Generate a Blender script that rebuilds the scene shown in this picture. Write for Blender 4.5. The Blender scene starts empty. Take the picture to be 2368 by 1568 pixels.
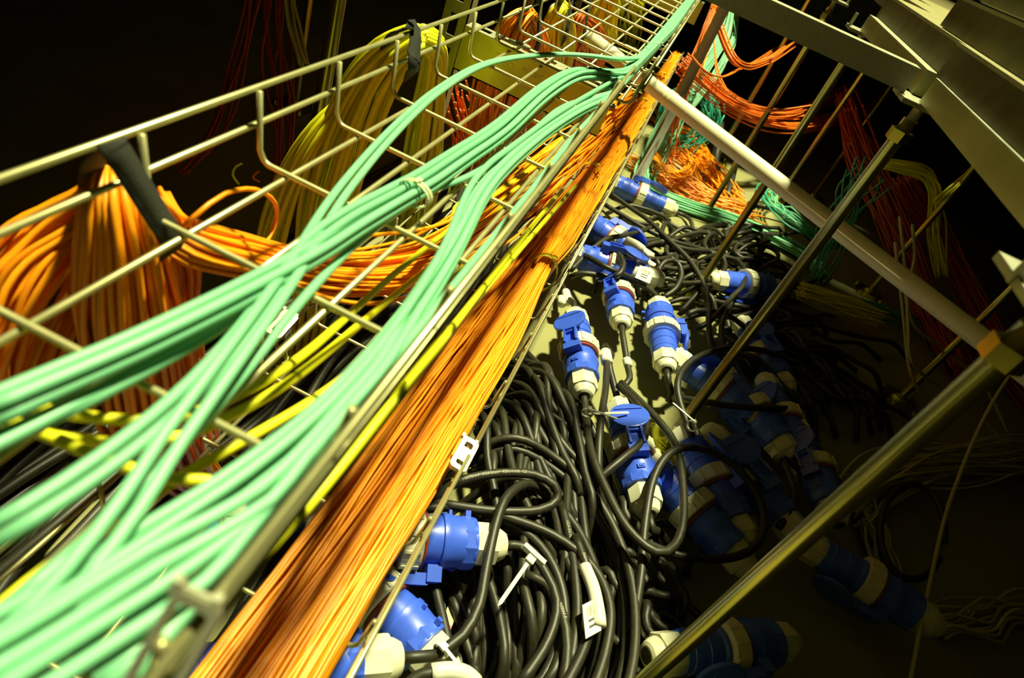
import bpy, math, random
import numpy as np
from mathutils import Vector, Matrix

# ------------------------------------------------------------------ camera, world, light
scn = bpy.context.scene
COL = scn.collection
FPX = 1507.34
PP = np.array([1184.0, 784.0])
RC = np.array([[0.8943366656, 0.3019407710, 0.3301419382],
               [0.4450738175, -0.5253809745, -0.7251786874],
               [-0.0455107188, 0.7954914220, -0.6042534005]])
CAM = np.array([0.22688941, -0.29001603, 0.25929029])
cd = bpy.data.cameras.new('camera'); co = bpy.data.objects.new('camera', cd); COL.objects.link(co)
cd.sensor_fit = 'HORIZONTAL'; cd.sensor_width = 36.0; cd.lens = FPX / 2368.0 * 36.0
cd.clip_start = 0.01; cd.clip_end = 50
M3 = RC.T @ np.diag([1.0, -1.0, -1.0])
mw = Matrix.Identity(4)
for i in range(3):
    for j in range(3):
        mw[i][j] = M3[i, j]
    mw[i][3] = CAM[i]
co.matrix_world = mw
cd.dof.use_dof = True; cd.dof.focus_distance = 1.02; cd.dof.aperture_fstop = 6.3
scn.camera = co
w = bpy.data.worlds.new('world'); scn.world = w; w.use_nodes = True
w.node_tree.nodes['Background'].inputs[0].default_value = (0.9, 0.85, 0.35, 1)
w.node_tree.nodes['Background'].inputs[1].default_value = 0.002
ld = bpy.data.lights.new('ceiling_lamp', 'AREA'); lo = bpy.data.objects.new('ceiling_lamp', ld); COL.objects.link(lo)
ld.shape = 'RECTANGLE'; ld.size = 0.42; ld.size_y = 0.42; ld.energy = 1230; ld.color = (1.0, 0.98, 0.54)
LPOS = Vector((0.38, 2.25, 6.0)); lo.location = LPOS
lo.rotation_euler = (Vector((0.25, 0.45, -0.4)) - LPOS).to_track_quat('-Z', 'Y').to_euler()
vs = scn.view_settings
vs.view_transform = 'Standard'; vs.look = 'None'; vs.gamma = 1; vs.use_curve_mapping = False; vs.exposure = 0.0

RNG = random.Random(11)
FLOOR = -0.556

# ------------------------------------------------------------------ pixel helpers
def ray(u, v):
    return RC.T @ np.array([(u - PP[0]) / FPX, (v - PP[1]) / FPX, 1.0])
def Z(u, v, z):                       # point of the pixel's line of sight at height z
    r = ray(u, v); return CAM + r * ((z - CAM[2]) / r[2])
def XP(u, v, x):                      # ... in the upright plane x = const
    r = ray(u, v); return CAM + r * ((x - CAM[0]) / r[0])
def DP(u, v, d):
    return CAM + ray(u, v) * d

# ------------------------------------------------------------------ materials
MAT = {}
def mat(name, col, rough=0.5, metal=0.0, noise=0.0, nscale=40, bump=0.0, bscale=200, rnd=0.0, spec=0.5, col2=None, coat=0.0, trans=0.0):
    m = bpy.data.materials.new(name); m.use_nodes = True; nt = m.node_tree; N = nt.nodes; L = nt.links
    b = N['Principled BSDF']
    b.inputs['Base Color'].default_value = (*col, 1); b.inputs['Roughness'].default_value = rough
    b.inputs['Metallic'].default_value = metal; b.inputs['Specular IOR Level'].default_value = spec
    b.inputs['Coat Weight'].default_value = coat
    b.inputs['Transmission Weight'].default_value = trans
    src = None
    tc = N.new('ShaderNodeTexCoord')
    if noise > 0 or col2:
        n = N.new('ShaderNodeTexNoise'); n.inputs['Scale'].default_value = nscale; n.inputs['Detail'].default_value = 4
        L.new(tc.outputs['Object'], n.inputs['Vector'])
        r = N.new('ShaderNodeValToRGB')
        c2 = col2 if col2 else tuple(c * (1 - noise) for c in col)
        r.color_ramp.elements[0].position = 0.35; r.color_ramp.elements[1].position = 0.65
        r.color_ramp.elements[0].color = (*c2, 1); r.color_ramp.elements[1].color = (*col, 1)
        L.new(n.outputs['Fac'], r.inputs['Fac']); src = r.outputs['Color']
    if rnd > 0:
        oi = N.new('ShaderNodeObjectInfo'); h = N.new('ShaderNodeHueSaturation')
        mr = N.new('ShaderNodeMapRange'); mr.inputs['To Min'].default_value = 1 - rnd; mr.inputs['To Max'].default_value = 1 + rnd
        L.new(oi.outputs['Random'], mr.inputs['Value']); L.new(mr.outputs['Result'], h.inputs['Value'])
        if src: L.new(src, h.inputs['Color'])
        else: h.inputs['Color'].default_value = (*col, 1)
        src = h.outputs['Color']
    if src: L.new(src, b.inputs['Base Color'])
    if bump > 0:
        n2 = N.new('ShaderNodeTexNoise'); n2.inputs['Scale'].default_value = bscale; n2.inputs['Detail'].default_value = 3
        L.new(tc.outputs['Object'], n2.inputs['Vector'])
        bp = N.new('ShaderNodeBump'); bp.inputs['Strength'].default_value = bump; bp.inputs['Distance'].default_value = 0.001
        L.new(n2.outputs['Fac'], bp.inputs['Height']); L.new(bp.outputs['Normal'], b.inputs['Normal'])
    MAT[name] = m; return m
mat('wire', (0.60, 0.57, 0.27), 0.36, 0.65, 0.15, 60)
mat('galv', (0.50, 0.50, 0.34), 0.48, 0.75, 0.25, 35)
mat('galv_olive', (0.60, 0.60, 0.16), 0.42, 0.7, 0.3, 14)
mat('chromate', (0.62, 0.50, 0.14), 0.24, 0.95, 0, 9, col2=(0.40, 0.42, 0.12), bump=0.05, bscale=60)
mat('grey_tube', (0.30, 0.30, 0.22), 0.55, 0.0, 0.1, 30)
mat('powder', (0.33, 0.33, 0.27), 0.6, 0.2, 0.12, 400, bump=0.9, bscale=700)
mat('stringer', (0.52, 0.50, 0.22), 0.45, 0.5, 0.2, 12)
mat('green', (0.19, 0.53, 0.29), 0.42, 0, 0, rnd=0.10)
mat('teal', (0.03, 0.36, 0.25), 0.45, 0, 0, rnd=0.2)
mat('orange', (0.97, 0.335, 0.005), 0.40, 0, 0, rnd=0.16)
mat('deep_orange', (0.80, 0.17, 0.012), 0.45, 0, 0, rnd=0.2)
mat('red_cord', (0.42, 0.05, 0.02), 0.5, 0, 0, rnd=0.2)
mat('yellow', (0.80, 0.78, 0.015), 0.40, 0, 0, rnd=0.10)
mat('pale_cord', (0.50, 0.48, 0.20), 0.5, 0, 0, rnd=0.15)
mat('black', (0.026, 0.024, 0.012), 0.48, 0, 0.35, 90, rnd=0.25, bump=0.12, bscale=500)
mat('black_print', (0.42, 0.40, 0.30), 0.6)
mat('velcro', (0.018, 0.020, 0.010), 0.9, 0, 0.3, 500, bump=0.6, bscale=900)
mat('blue', (0.045, 0.12, 0.78), 0.38, 0, 0.12, 45, rnd=0.06)
mat('blue_lid', (0.04, 0.11, 0.70), 0.40, 0, 0.08, 45)
mat('cream', (0.74, 0.73, 0.52), 0.38, 0, 0.08, 70)
mat('white', (0.74, 0.74, 0.60), 0.5, 0, 0.06, 60)
mat('tie_white', (0.74, 0.76, 0.62), 0.35)
mat('ink', (0.04, 0.04, 0.03), 0.6)
mat('red_seal', (0.30, 0.05, 0.015), 0.5)
mat('tie_yellow', (0.85, 0.72, 0.03), 0.4)
mat('tie_tan', (0.55, 0.62, 0.34), 0.5)
mat('slab', (0.27, 0.265, 0.10), 0.75, 0, 0, 5, col2=(0.22, 0.21, 0.08), bump=0.2, bscale=120)
mat('chipboard', (0.13, 0.11, 0.035), 0.75, 0, 0, 30, col2=(0.09, 0.075, 0.025), bump=0.5, bscale=150)
mat('tile_top', (0.26, 0.24, 0.09), 0.6, 0, 0.2, 20)
mat('gasket', (0.02, 0.02, 0.015), 0.8)
mat('pipe', (0.78, 0.77, 0.50), 0.45, 0, 0.05, 20)
mat('bulb', (0.75, 0.72, 0.05), 0.12, 0.85, 0, 20, col2=(0.5, 0.5, 0.03), bump=0.6, bscale=60)
mat('red_mark', (0.75, 0.04, 0.01), 0.5)
mat('paper_tape', (0.55, 0.52, 0.30), 0.7)

# ------------------------------------------------------------------ object helpers
def tag(o, label, cat, group=None, kind=None):
    o['label'] = label
    if cat: o['category'] = cat
    if group: o['group'] = group
    if kind: o['kind'] = kind
    return o
def empty(name, loc=(0, 0, 0)):
    o = bpy.data.objects.new(name, None); COL.objects.link(o); o.location = loc; o.empty_display_size = 0.02
    return o
def link(name, me, parent=None, loc=None):
    o = bpy.data.objects.new(name, me); COL.objects.link(o)
    if loc is not None: o.location = loc
    if parent is not None:
        o.parent = parent
    return o
def mesh(name, V, F, m, smooth=True):
    me = bpy.data.meshes.new(name)
    me.from_pydata([tuple(map(float, v)) for v in V], [], F)
    me.materials.append(MAT[m])
    if smooth: me.polygons.foreach_set('use_smooth', [True] * len(F))
    me.update(); return me
class MB:                                              # collects boxes, lathes and tubes of one part
    def __init__(s): s.V = []; s.F = []
    def add(s, V, F):
        o = len(s.V); s.V += [tuple(v) for v in V]; s.F += [tuple(i + o for i in f) for f in F]; return s
    def box(s, a, b):
        x0, y0, z0 = a; x1, y1, z1 = b
        return s.add([(x0, y0, z0), (x1, y0, z0), (x1, y1, z0), (x0, y1, z0), (x0, y0, z1), (x1, y0, z1), (x1, y1, z1), (x0, y1, z1)],
                     [(3, 2, 1, 0), (4, 5, 6, 7), (0, 1, 5, 4), (1, 2, 6, 5), (2, 3, 7, 6), (3, 0, 4, 7)])
    def lathe(s, prof, n=24, flat=0.0, cap=True):      # profile [(x, r)] turned about the x axis
        V = []; F = []
        for (x, r) in prof:
            for k in range(n):
                a = 2 * math.pi * (k + 0.5 * flat) / n
                V.append((x, r * math.cos(a), r * math.sin(a)))
        for i in range(len(prof) - 1):
            for k in range(n):
                k2 = (k + 1) % n
                F.append((i * n + k, i * n + k2, (i + 1) * n + k2, (i + 1) * n + k))
        if cap:
            F.append(tuple(range(n))); F.append(tuple((len(prof) - 1) * n + k for k in reversed(range(n))))
        return s.add(V, F)
    def xf(s, M):
        s.V = [tuple(M @ Vector(v)) for v in s.V]; return s
    def mesh(s, name, m, smooth=False): return mesh(name, s.V, s.F, m, smooth)
    def obj(s, name, m, parent=None, smooth=False): return link(name, s.mesh(name, m, smooth), parent)

def spline(P, step=0.012, closed=False):
    P = [np.array(p, float) for p in P]
    if len(P) == 2: P = [P[0], (P[0] + P[1]) / 2, P[1]]
    Q = [2 * P[0] - P[1]] + P + [2 * P[-1] - P[-2]]
    out = []
    for i in range(1, len(Q) - 2):
        p0, p1, p2, p3 = Q[i - 1], Q[i], Q[i + 1], Q[i + 2]
        n = max(2, int(np.linalg.norm(p2 - p1) / step))
        t = (np.arange(n) / n)[:, None]
        out.append(0.5 * ((2 * p1) + (-p0 + p2) * t + (2 * p0 - 5 * p1 + 4 * p2 - p3) * t ** 2 + (-p0 + 3 * p1 - 3 * p2 + p3) * t ** 3))
    out.append(P[-1][None, :])
    return np.vstack(out)
def frames(P):
    T = np.gradient(P, axis=0); T /= np.linalg.norm(T, axis=1)[:, None] + 1e-12
    n = np.cross(T[0], [0, 0, 1.0])
    if np.linalg.norm(n) < 1e-3: n = np.cross(T[0], [1.0, 0, 0])
    n /= np.linalg.norm(n); NN = [n]
    for i in range(1, len(P)):
        n = NN[-1] - T[i] * (NN[-1] @ T[i]); n /= np.linalg.norm(n) + 1e-12; NN.append(n)
    NN = np.array(NN); return T, NN, np.cross(T, NN)
def tube_mesh(name, P, r, m, sides=8):
    T, N, B = frames(P)
    a = np.arange(sides) * 2 * math.pi / sides
    rr = np.full(len(P), r) if np.isscalar(r) else np.array(r)
    V = (P[:, None, :] + rr[:, None, None] * (np.cos(a)[None, :, None] * N[:, None, :] + np.sin(a)[None, :, None] * B[:, None, :])).reshape(-1, 3)
    n = len(P); F = []
    for i in range(n - 1):
        o = i * sides
        for k in range(sides):
            k2 = (k + 1) % sides
            F.append((o + k, o + k2, o + sides + k2, o + sides + k))
    F.append(tuple(reversed(range(sides)))); F.append(tuple((n - 1) * sides + k for k in range(sides)))
    return mesh(name, V, F, m)
def tube(name, pts, r, m, parent=None, sides=8, step=0.012):
    P = spline(pts, step)
    return link(name, tube_mesh(name, P, r, m, sides), parent)
def px(lst, z=None):
    return [Z(p[0], p[1], p[2] if len(p) > 2 else z) for p in lst]
def sun(n):
    ga = math.pi * (3 - math.sqrt(5))
    return [(math.sqrt((k + 0.5) / n) * math.cos(k * ga), math.sqrt((k + 0.5) / n) * math.sin(k * ga)) for k in range(n)]
def bundle(spine, rad, n, jit=0.12, twist=0.0, step=0.03, squash=1.0, seed=1, shell=False):
    """paths of n cords filling a round bundle of changing radius along a spine"""
    rg = random.Random(seed)
    P = spline(spine, step); T, N, B = frames(P)
    s = np.linspace(0, 1, len(P)); R = np.interp(s, np.linspace(0, 1, len(rad)), rad)
    offs = sun(n); out = []
    if shell: offs = [(math.cos(2 * math.pi * k / n) , math.sin(2 * math.pi * k / n)) for k in range(n)]
    for (a, b) in offs:
        p1, p2 = rg.uniform(0, 6.28), rg.uniform(0, 6.28); f1, f2 = rg.uniform(0.6, 1.8), rg.uniform(0.6, 1.8)
        e0 = rg.uniform(-0.02, 0.02)
        aa = a + jit * np.sin(6.28 * f1 * s + p1); bb = b + jit * np.sin(6.28 * f2 * s + p2)
        th = twist * s; ca, sa = np.cos(th), np.sin(th)
        x = (aa * ca - bb * sa) * R; y = (aa * sa + bb * ca) * R * squash
        out.append(P + x[:, None] * N + y[:, None] * B)
    return out
def cords(parent, paths, r, m, sides=6, name='cord'):
    for P in paths:
        link(name, tube_mesh(name, P, r, m, sides), parent)

# ------------------------------------------------------------------ structure: slab, raised floor
fl = MB().box((-7, -4, FLOOR - 0.1), (7, 7, FLOOR)).obj('floor', 'slab'); fl['kind'] = 'structure'; fl['label'] = 'pale beige painted concrete slab under the raised floor'

TS = 0.18; TT = 0.222                                  # top of stringers, top of the floor panels
def panel(x0, x1, y0, y1, z0, label, lift=0.0):
    t = empty('floor_panel', ((x0 + x1) / 2, (y0 + y1) / 2, z0))
    cx, cy = (x0 + x1) / 2, (y0 + y1) / 2
    hx, hy = (x1 - x0) / 2, (y1 - y0) / 2; h = TT - TS
    MB().box((-hx, -hy, 0.0015), (hx, hy, h - 0.004)).obj('core', 'chipboard', t)
    MB().box((-hx - 0.0015, -hy - 0.0015, h - 0.004), (hx + 0.0015, hy + 0.0015, h)).obj('top_sheet', 'tile_top', t)
    MB().box((-hx + 0.004, -hy + 0.004, 0), (hx - 0.004, hy - 0.004, 0.0015)).obj('base_foil', 'galv', t)
    tag(t, label, 'floor panel', 'raised floor panels'); return t
G = 0.516
# panels left in place around the opening
for (x0, x1, y0, y1, z0, lab) in [
        (G, G + 0.596, -0.50, 0.094, TS, 'raised floor panel right of the opening beside the nearest pedestal'),
        (G, G + 0.596, 0.098, 0.690, TS, 'raised floor panel with chipped brown edge beside the grey cross stringer'),
        (G + 0.012, G + 0.596, 0.694, 1.288, TS, 'raised floor panel behind the grey cross stringer'),
        (G + 0.10, G + 0.596, 1.292, 1.886, TS, 'raised floor panel set back to let light onto the far pedestals'),  # edge placed to shape the lit area on the slab
        (G + 0.24, G + 0.596, 1.892, 2.490, TS, 'raised floor panel set back to let light onto the floor pile of orange cords'),  # likewise set back so the lit area widens with distance
        (G + 0.018, G + 0.30, 0.16, 0.880, TT, 'loose floor panel half lying on the panel beside the stringer'),
        (G + 0.035, G + 0.62, 0.02, 0.860, TT + 0.044, 'topmost loose floor panel stacked on the chipped panels'),
        ]:
    panel(x0, x1, y0, y1, z0, lab)
deck = MB().box((-7, -4, TS), (-0.172, 7, TT)).box((-0.172, 2.494, TS), (7, 7, TT)).box((G + 0.60, -4, TS), (7, 2.494, TT)).box((G + 0.0, -4, TS), (G + 0.60, -0.504, TT)).box((-0.172, -4, TS), (G, -1.1, TT))  # unseen deck slabs, added to keep lamp light off the far underfloor
dk = deck.obj('shade_deck', 'chipboard'); tag(dk, 'unseen raised floor deck added around the opening to block light', None, None, 'structure')

def stringer(p0, p1, wd, m, label, z0=0.15, z1=TS):
    t = empty('stringer', ((p0[0] + p1[0]) / 2, (p0[1] + p1[1]) / 2, z0))
    L = math.hypot(p1[0] - p0[0], p1[1] - p0[1]) / 2; h = z1 - z0
    b = MB().box((-L, -wd / 2, 0), (L, wd / 2, h - 0.0012)).obj('web', m, t)
    c = MB().box((-L, -wd / 2 - 0.0012, h - 0.0012), (L, wd / 2 + 0.0012, h + 0.0008)).obj('top_flange', 'galv', t)
    t.rotation_euler[2] = math.atan2(p1[1] - p0[1], p1[0] - p0[0])
    tag(t, label, 'stringer', 'raised floor stringers'); return t
PB = [(0.500, 0.140), (0.526, 0.692), (0.526, 1.292), (0.526, 1.892), (0.526, 2.492)]
stringer((-0.07, 0.700), (0.496, 0.700), 0.026, 'powder', 'grey textured steel stringer crossing above the trays', 0.150, 0.180)
stringer((0.526, 0.03), (0.526, 0.668), 0.026, 'stringer', 'olive stringer under the chipped floor panel')
stringer((0.526, 0.716), (0.526, 1.266), 0.026, 'stringer', 'stringer behind the pedestal head under the second panel')
stringer((0.55, 0.692), (1.10, 0.692), 0.026, 'stringer', 'stringer running into the dark beside the pedestal head')
# gasket strip on the stringer
g = MB().box((0.5165, -0.4, TS + 0.0005), (0.523, 0.67, TS + 0.0028)).obj('gasket_strip', 'gasket')
tag(g, 'black sealing gasket between olive stringer and chipped panel', 'gasket')

def pedestal(x, y, label, r=0.0095, m='chromate', head=True, zt=0.125):
    t = empty('pedestal', (x, y, FLOOR))
    H = zt - FLOOR
    MB().lathe([(0.006, r), (H, r)], 20).xf(Matrix.Rotation(-math.pi / 2, 4, 'Y')).obj('tube', m, t, True)
    bp = MB().box((-0.05, -0.05, 0), (0.05, 0.05, 0.004))
    bp.obj('base_plate', 'bulb', t)
    MB().lathe([(0.004, r + 0.012), (0.010, r + 0.008), (0.022, r + 0.0015)], 16).xf(Matrix.Rotation(-math.pi / 2, 4, 'Y')).obj('base_collar', 'bulb', t, True)
    for sx in (-1, 1):
        for sy in (-1, 1):
            b = MB().lathe([(0.004, 0.006), (0.009, 0.006), (0.009, 0.003), (0.014, 0.003)], 6).xf(Matrix.Translation((sx * 0.036, sy * 0.036, 0)) @ Matrix.Rotation(-math.pi / 2, 4, 'Y'))
            b.obj('anchor_bolt', 'bulb', t)
    if head:
        MB().lathe([(H - 0.03, r + 0.006), (H - 0.015, r + 0.006)], 6).xf(Matrix.Rotation(-math.pi / 2, 4, 'Y')).obj('lock_nut', 'chromate', t)
        MB().lathe([(H, 0.007), (H + 0.024, 0.007)], 12).xf(Matrix.Rotation(-math.pi / 2, 4, 'Y')).obj('threaded_rod', 'galv', t, True)
        hp = MB().box((-0.034, -0.034, H + 0.018), (0.034, 0.034, H + 0.024))
        for sx, sy in ((-1, 0), (1, 0), (0, -1), (0, 1)):
            hp.box((sx * 0.032 - 0.003, sy * 0.032 - 0.003, H + 0.018), (sx * 0.032 + 0.003, sy * 0.032 + 0.003, H + 0.048))
        hp.obj('head_plate', 'galv', t)
    tag(t, label, 'pedestal', 'raised floor pedestals'); return t
pl = ['brass-coloured pedestal tube standing among the dark connectors, closest to the big tray',
      'brass-coloured pedestal holding the end of the grey stringer, its base amid the blue connectors',
      'brass-coloured pedestal behind the cream pipe at the black cable pile',
      'brass-coloured pedestal beside the green floor bundle',
      'brass-coloured pedestal at the far end of the orange floor pile']
for (x, y), l in zip(PB, pl): pedestal(x, y, l)
for (x, y), l in zip([(0.80, 2.35), (0.97, 2.60), (1.126, 1.292), (1.126, 1.892), (-0.674, 1.292)],
                     ['slim far pedestal behind the hanging orange loops', 'slim farthest pedestal in the dark behind the orange loops',
                      'dark pedestal beyond the shaded connectors', 'dark pedestal among the hanging yellow cables', 'dark pedestal left of the yellow coil']):
    pedestal(x, y, l)
q = DP(738, 270, 1.12)
pedestal(q[0], q[1], 'green-tinged pedestal tube behind the yellow coil', r=0.0125)
# grey conduit post
t = empty('conduit_post', (0.262, 1.76, FLOOR))
MB().lathe([(0, 0.0155), (0.74, 0.0155)], 20).xf(Matrix.Rotation(-math.pi / 2, 4, 'Y')).obj('tube', 'grey_tube', t, True)
MB().lathe([(0, 0.019), (0.03, 0.019)], 20).xf(Matrix.Rotation(-math.pi / 2, 4, 'Y')).obj('sleeve', 'grey_tube', t, True)
tag(t, 'matt grey conduit post rising beside the orange tray behind the cream pipe', 'post')
# cream drain pipe
pa, pb = Z(1360, 85, -0.118), Z(2290, 800, -0.150)
d = (pb - pa); Lp = np.linalg.norm(d)
t = empty('drain_pipe', pa); t.rotation_euler = Vector(d).to_track_quat('X', 'Z').to_euler()
MB().lathe([(-0.15, 0.0185), (Lp + 0.4, 0.0185)], 28).obj('pipe', 'pipe', t, True)
for fx in (0.09, 0.30, 0.313):
    MB().lathe([(fx, 0.0185), (fx + 0.002, 0.0198), (fx + 0.007, 0.0198), (fx + 0.009, 0.0185)], 28, cap=False).obj('joint_ring', 'pipe', t, True)
tag(t, 'cream plastic drain pipe passing over the orange cords into the dark', 'pipe')

# ------------------------------------------------------------------ mesh cable trays
SP = 0.1091
def mesh_tray(y0, y1, ks, xl, xr, xs, z0, hgt, wr, label, group, flare=0.006, mids=(0.5,)):
    t = empty('wire_mesh_tray', ((xl + xr) / 2, (y0 + y1) / 2, z0)); ox, oy = (xl + xr) / 2, (y0 + y1) / 2
    Lm = {}
    def lw(x, z, r):
        P = np.array([(0, y0 - oy, 0), (0, 0, 0), (0, y1 - oy, 0)], float)
        if r not in Lm: Lm[r] = tube_mesh('longitudinal_wire', P, r, 'wire', 8)
        link('longitudinal_wire', Lm[r], t, (x - ox, 0, z - z0))
    for x in xs: lw(x, z0 - wr * 2.0, wr)
    for sgn, x in ((-1, xl), (1, xr)):
        lw(x + sgn * (flare + wr * 2.0), z0 + hgt, wr)
        for mfr in mids: lw(x + sgn * (flare * mfr + wr * 2.0), z0 + hgt * mfr, wr)
    c = 0.009; pts = [(xl - flare - ox, 0, hgt), (xl - ox - flare * 0.2, 0, c)]
    for a in np.linspace(0, math.pi / 2, 5)[1:]: pts.append((xl - ox + c - c * math.cos(a), 0, c - c * math.sin(a)))
    right = [(-(p[0]), p[1], p[2]) for p in reversed(pts)]
    P = np.array(pts + right, float)
    cm = tube_mesh('cross_wire', P, wr, 'wire', 8)
    for k in ks: link('cross_wire', cm, t, (0, k - oy, 0))
    tag(t, label, 'cable tray', group); return t
UXS = (0.0, 0.05, 0.10, 0.145)
mesh_tray(-0.36, 0.640, [k * SP for k in range(-3, 6)], -0.022, 0.162, UXS, 0.0, 0.052, 0.0022, 'wire mesh tray section carrying the fanned-out green cables', 'upper mesh tray sections')
mesh_tray(0.650, 2.30, [k * SP for k in range(6, 21)], -0.022, 0.186, UXS + (0.172,), 0.0, 0.052, 0.0022, 'far wire mesh tray section hung with orange and yellow coils', 'upper mesh tray sections')
LXS = (-0.02, 0.03, 0.08, 0.13, 0.18)
mesh_tray(-0.30, 0.165, [-0.2505, -0.1414, -0.0323, 0.0768], -0.040, 0.200, LXS, -0.300, 0.055, 0.0021, 'lower wire mesh tray section near the steel coupler, full of orange cords', 'lower mesh tray sections')
mesh_tray(0.175, 2.6, [0.1859 + SP * k for k in range(0, 22)], -0.040, 0.202, LXS, -0.300, 0.055, 0.0021, 'long lower wire mesh tray section under the orange cords', 'lower mesh tray sections')

def rrect(w_, h_, r_, n=5):
    out = []
    for cx, cy, a0 in ((w_ / 2 - r_, h_ / 2 - r_, 0), (-w_ / 2 + r_, h_ / 2 - r_, 90), (-w_ / 2 + r_, -h_ / 2 + r_, 180), (w_ / 2 - r_, -h_ / 2 + r_, 270)):
        for k in range(n + 1):
            a = math.radians(a0 + 90 * k / n); out.append((cx + r_ * math.cos(a), cy + r_ * math.sin(a)))
    return out
def coupler(loc, rot, s, label, big=False):
    t = empty('tray_coupler', loc); t.rotation_euler = rot
    o = rrect(0.062 * s, 0.030 * s, 0.007 * s); i = rrect((0.050 if big else 0.046) * s, (0.020 if big else 0.015) * s, 0.004 * s); n = len(o); h = 0.006 * s
    V = [(a, b, -h) for a, b in o] + [(a, b, -h) for a, b in i] + [(a, b, h) for a, b in o] + [(a, b, h) for a, b in i]
    F = []
    for k in range(n):
        k2 = (k + 1) % n
        F += [(k, n + k, n + k2, k2), (2 * n + k, 2 * n + k2, 3 * n + k2, 3 * n + k), (k, k2, 2 * n + k2, 2 * n + k), (n + k, 3 * n + k, 3 * n + k2, n + k2)]
    link('clip_frame', mesh('clip_frame', V, F, 'galv', False), t)
    if not big: MB().box((-0.012 * s, -0.0085 * s, -0.002 * s), (0.014 * s, 0.0085 * s, 0.002 * s)).obj('tongue', 'galv', t)
    MB().lathe([(-0.011 * s, 0.0065 * s), (-0.006 * s, 0.0065 * s), (-0.006 * s, 0.0035 * s), (0.012 * s, 0.0035 * s)], 6).xf(Matrix.Translation((0.031 * s, 0, 0)) @ Matrix.Rotation(math.pi / 2, 4, 'Z')).obj('bolt', 'galv', t)
    MB().lathe([(0.0075 * s, 0.0065 * s), (0.0125 * s, 0.0065 * s)], 6).xf(Matrix.Translation((0.031 * s, 0.006 * s, 0)) @ Matrix.Rotation(math.pi / 2, 4, 'Z')).obj('nut', 'galv', t)
    tag(t, label, 'coupler', 'mesh tray couplers'); return t
qd = Vector(CAM) 
def facing(loc, along):                                 # x axis along a direction, z axis roughly towards a viewer above
    x = Vector(along).normalized(); z = Vector((0.15, -0.35, 0.9)); z = (z - x * z.dot(x)).normalized(); y = z.cross(x)
    return Matrix((x, y, z)).transposed().to_euler()
l1 = Z(398, 1500, 0.050); coupler(l1, facing(l1, (0.01, 0.75, 0.65)), 0.50, 'blurred steel coupler on the rail beside the green cables', True)
l2 = Z(1072, 1052, -0.248); coupler(l2, facing(l2, (0.0, 1, 0.2)), 0.62, 'steel coupler with bolt on the rim beside the black cable loop')
l3 = Z(652, 752, -0.250); coupler(l3, facing(l3, (0.0, 1, 0.2)), 0.62, 'steel coupler on the rim deep under the green cables')
for (u, v, z, lab) in [(1395, 240, -0.002, 'small steel clamp plate under the green cables where trays meet'), (1200, 105, 0.004, 'steel clamp plate on top of the stamped bracket')]:
    p = Z(u, v, z); t = empty('clamp_plate', p)
    o = rrect(0.034, 0.016, 0.006)
    n = len(o); V = [(a, b, 0) for a, b in o] + [(a, b, 0.003) for a, b in o]
    F = [tuple(reversed(range(n))), tuple(range(n, 2 * n))] + [(k, (k + 1) % n, n + (k + 1) % n, n + k) for k in range(n)]
    link('plate', mesh('plate', V, F, 'galv', False), t)
    MB().lathe([(0.003, 0.0065), (0.005, 0.006), (0.0075, 0.003)], 14).xf(Matrix.Rotation(-math.pi / 2, 4, 'Y')).obj('round_bolt', 'galv', t, True)
    t.rotation_euler = (0, 0, 0.5); tag(t, lab, 'clamp')

# bracket with the stamped letters, slotted upright
def text_mesh(body, size):
    c = bpy.data.curves.new('lettering', 'FONT'); c.body = body; c.size = size; c.align_x = 'LEFT'; c.resolution_u = 2
    o = bpy.data.objects.new('lettering', c); COL.objects.link(o)
    dg = bpy.context.evaluated_depsgraph_get(); me = bpy.data.meshes.new_from_object(o.evaluated_get(dg))
    V = [tuple(v.co) for v in me.vertices]; F = [tuple(p.vertices) for p in me.polygons]
    bpy.data.objects.remove(o); bpy.data.curves.remove(c); bpy.data.meshes.remove(me)
    return V, F
def bracket(y, x0, x1, label, text=True, z1=-0.009, h=0.066, dep=0.036):
    t = empty('tray_bracket', ((x0 + x1) / 2, y, z1 - h)); hx = (x1 - x0) / 2
    MB().box((-hx, 0, 0), (hx, 0.002, h - 0.002)).obj('face', 'galv_olive', t)
    b = MB()
    n = int((x1 - x0) / 0.036)
    b.box((-hx, 0, h - 0.002), (hx, dep * 0.30, h)); b.box((-hx, dep * 0.72, h - 0.002), (hx, dep, h))
    for k in range(n + 1):
        xx = -hx + k * 0.036
        b.box((xx, dep * 0.30, h - 0.002), (min(xx + 0.016, hx), dep * 0.72, h))
    b.obj('slotted_flange', 'galv', t)
    MB().box((-hx, 0, 0), (hx, dep, 0.002)).obj('lower_flange', 'galv_olive', t)
    if text:
        for body, sz, x, z in (('OBO', 0.0145, -hx + 0.058, h - 0.030), ('MAGIC', 0.011, -hx + 0.102, h - 0.026), ('MAG', 0.0115, -hx + 0.104, h - 0.050)):
            V, F = text_mesh(body, sz)
            V = [(vx + x, -0.0005, vy + z) for vx, vy, vz in V]
            link('stamped_lettering', mesh('stamped_lettering', V, F, 'galv', False), t)
        for zz in (h - 0.0325, h - 0.017):
            MB().box((-hx + 0.056, -0.0005, zz), (-hx + 0.092, 0, zz + 0.0006)).obj('stamped_line', 'galv', t)
    tag(t, label, 'bracket', 'tray brackets'); return t
bracket(0.700, -0.085, 0.160, 'olive steel bracket stamped OBO under the tray')
bracket(2.02, -0.08, 0.205, 'plain olive bracket under the far end of the tray', False)
t = empty('slotted_upright', (-0.112, 0.722, FLOOR))
b = MB(); H = 0.70
b.box((-0.021, 0, 0), (-0.007, 0.002, H)); b.box((0.007, 0, 0), (0.021, 0.002, H))
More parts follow.
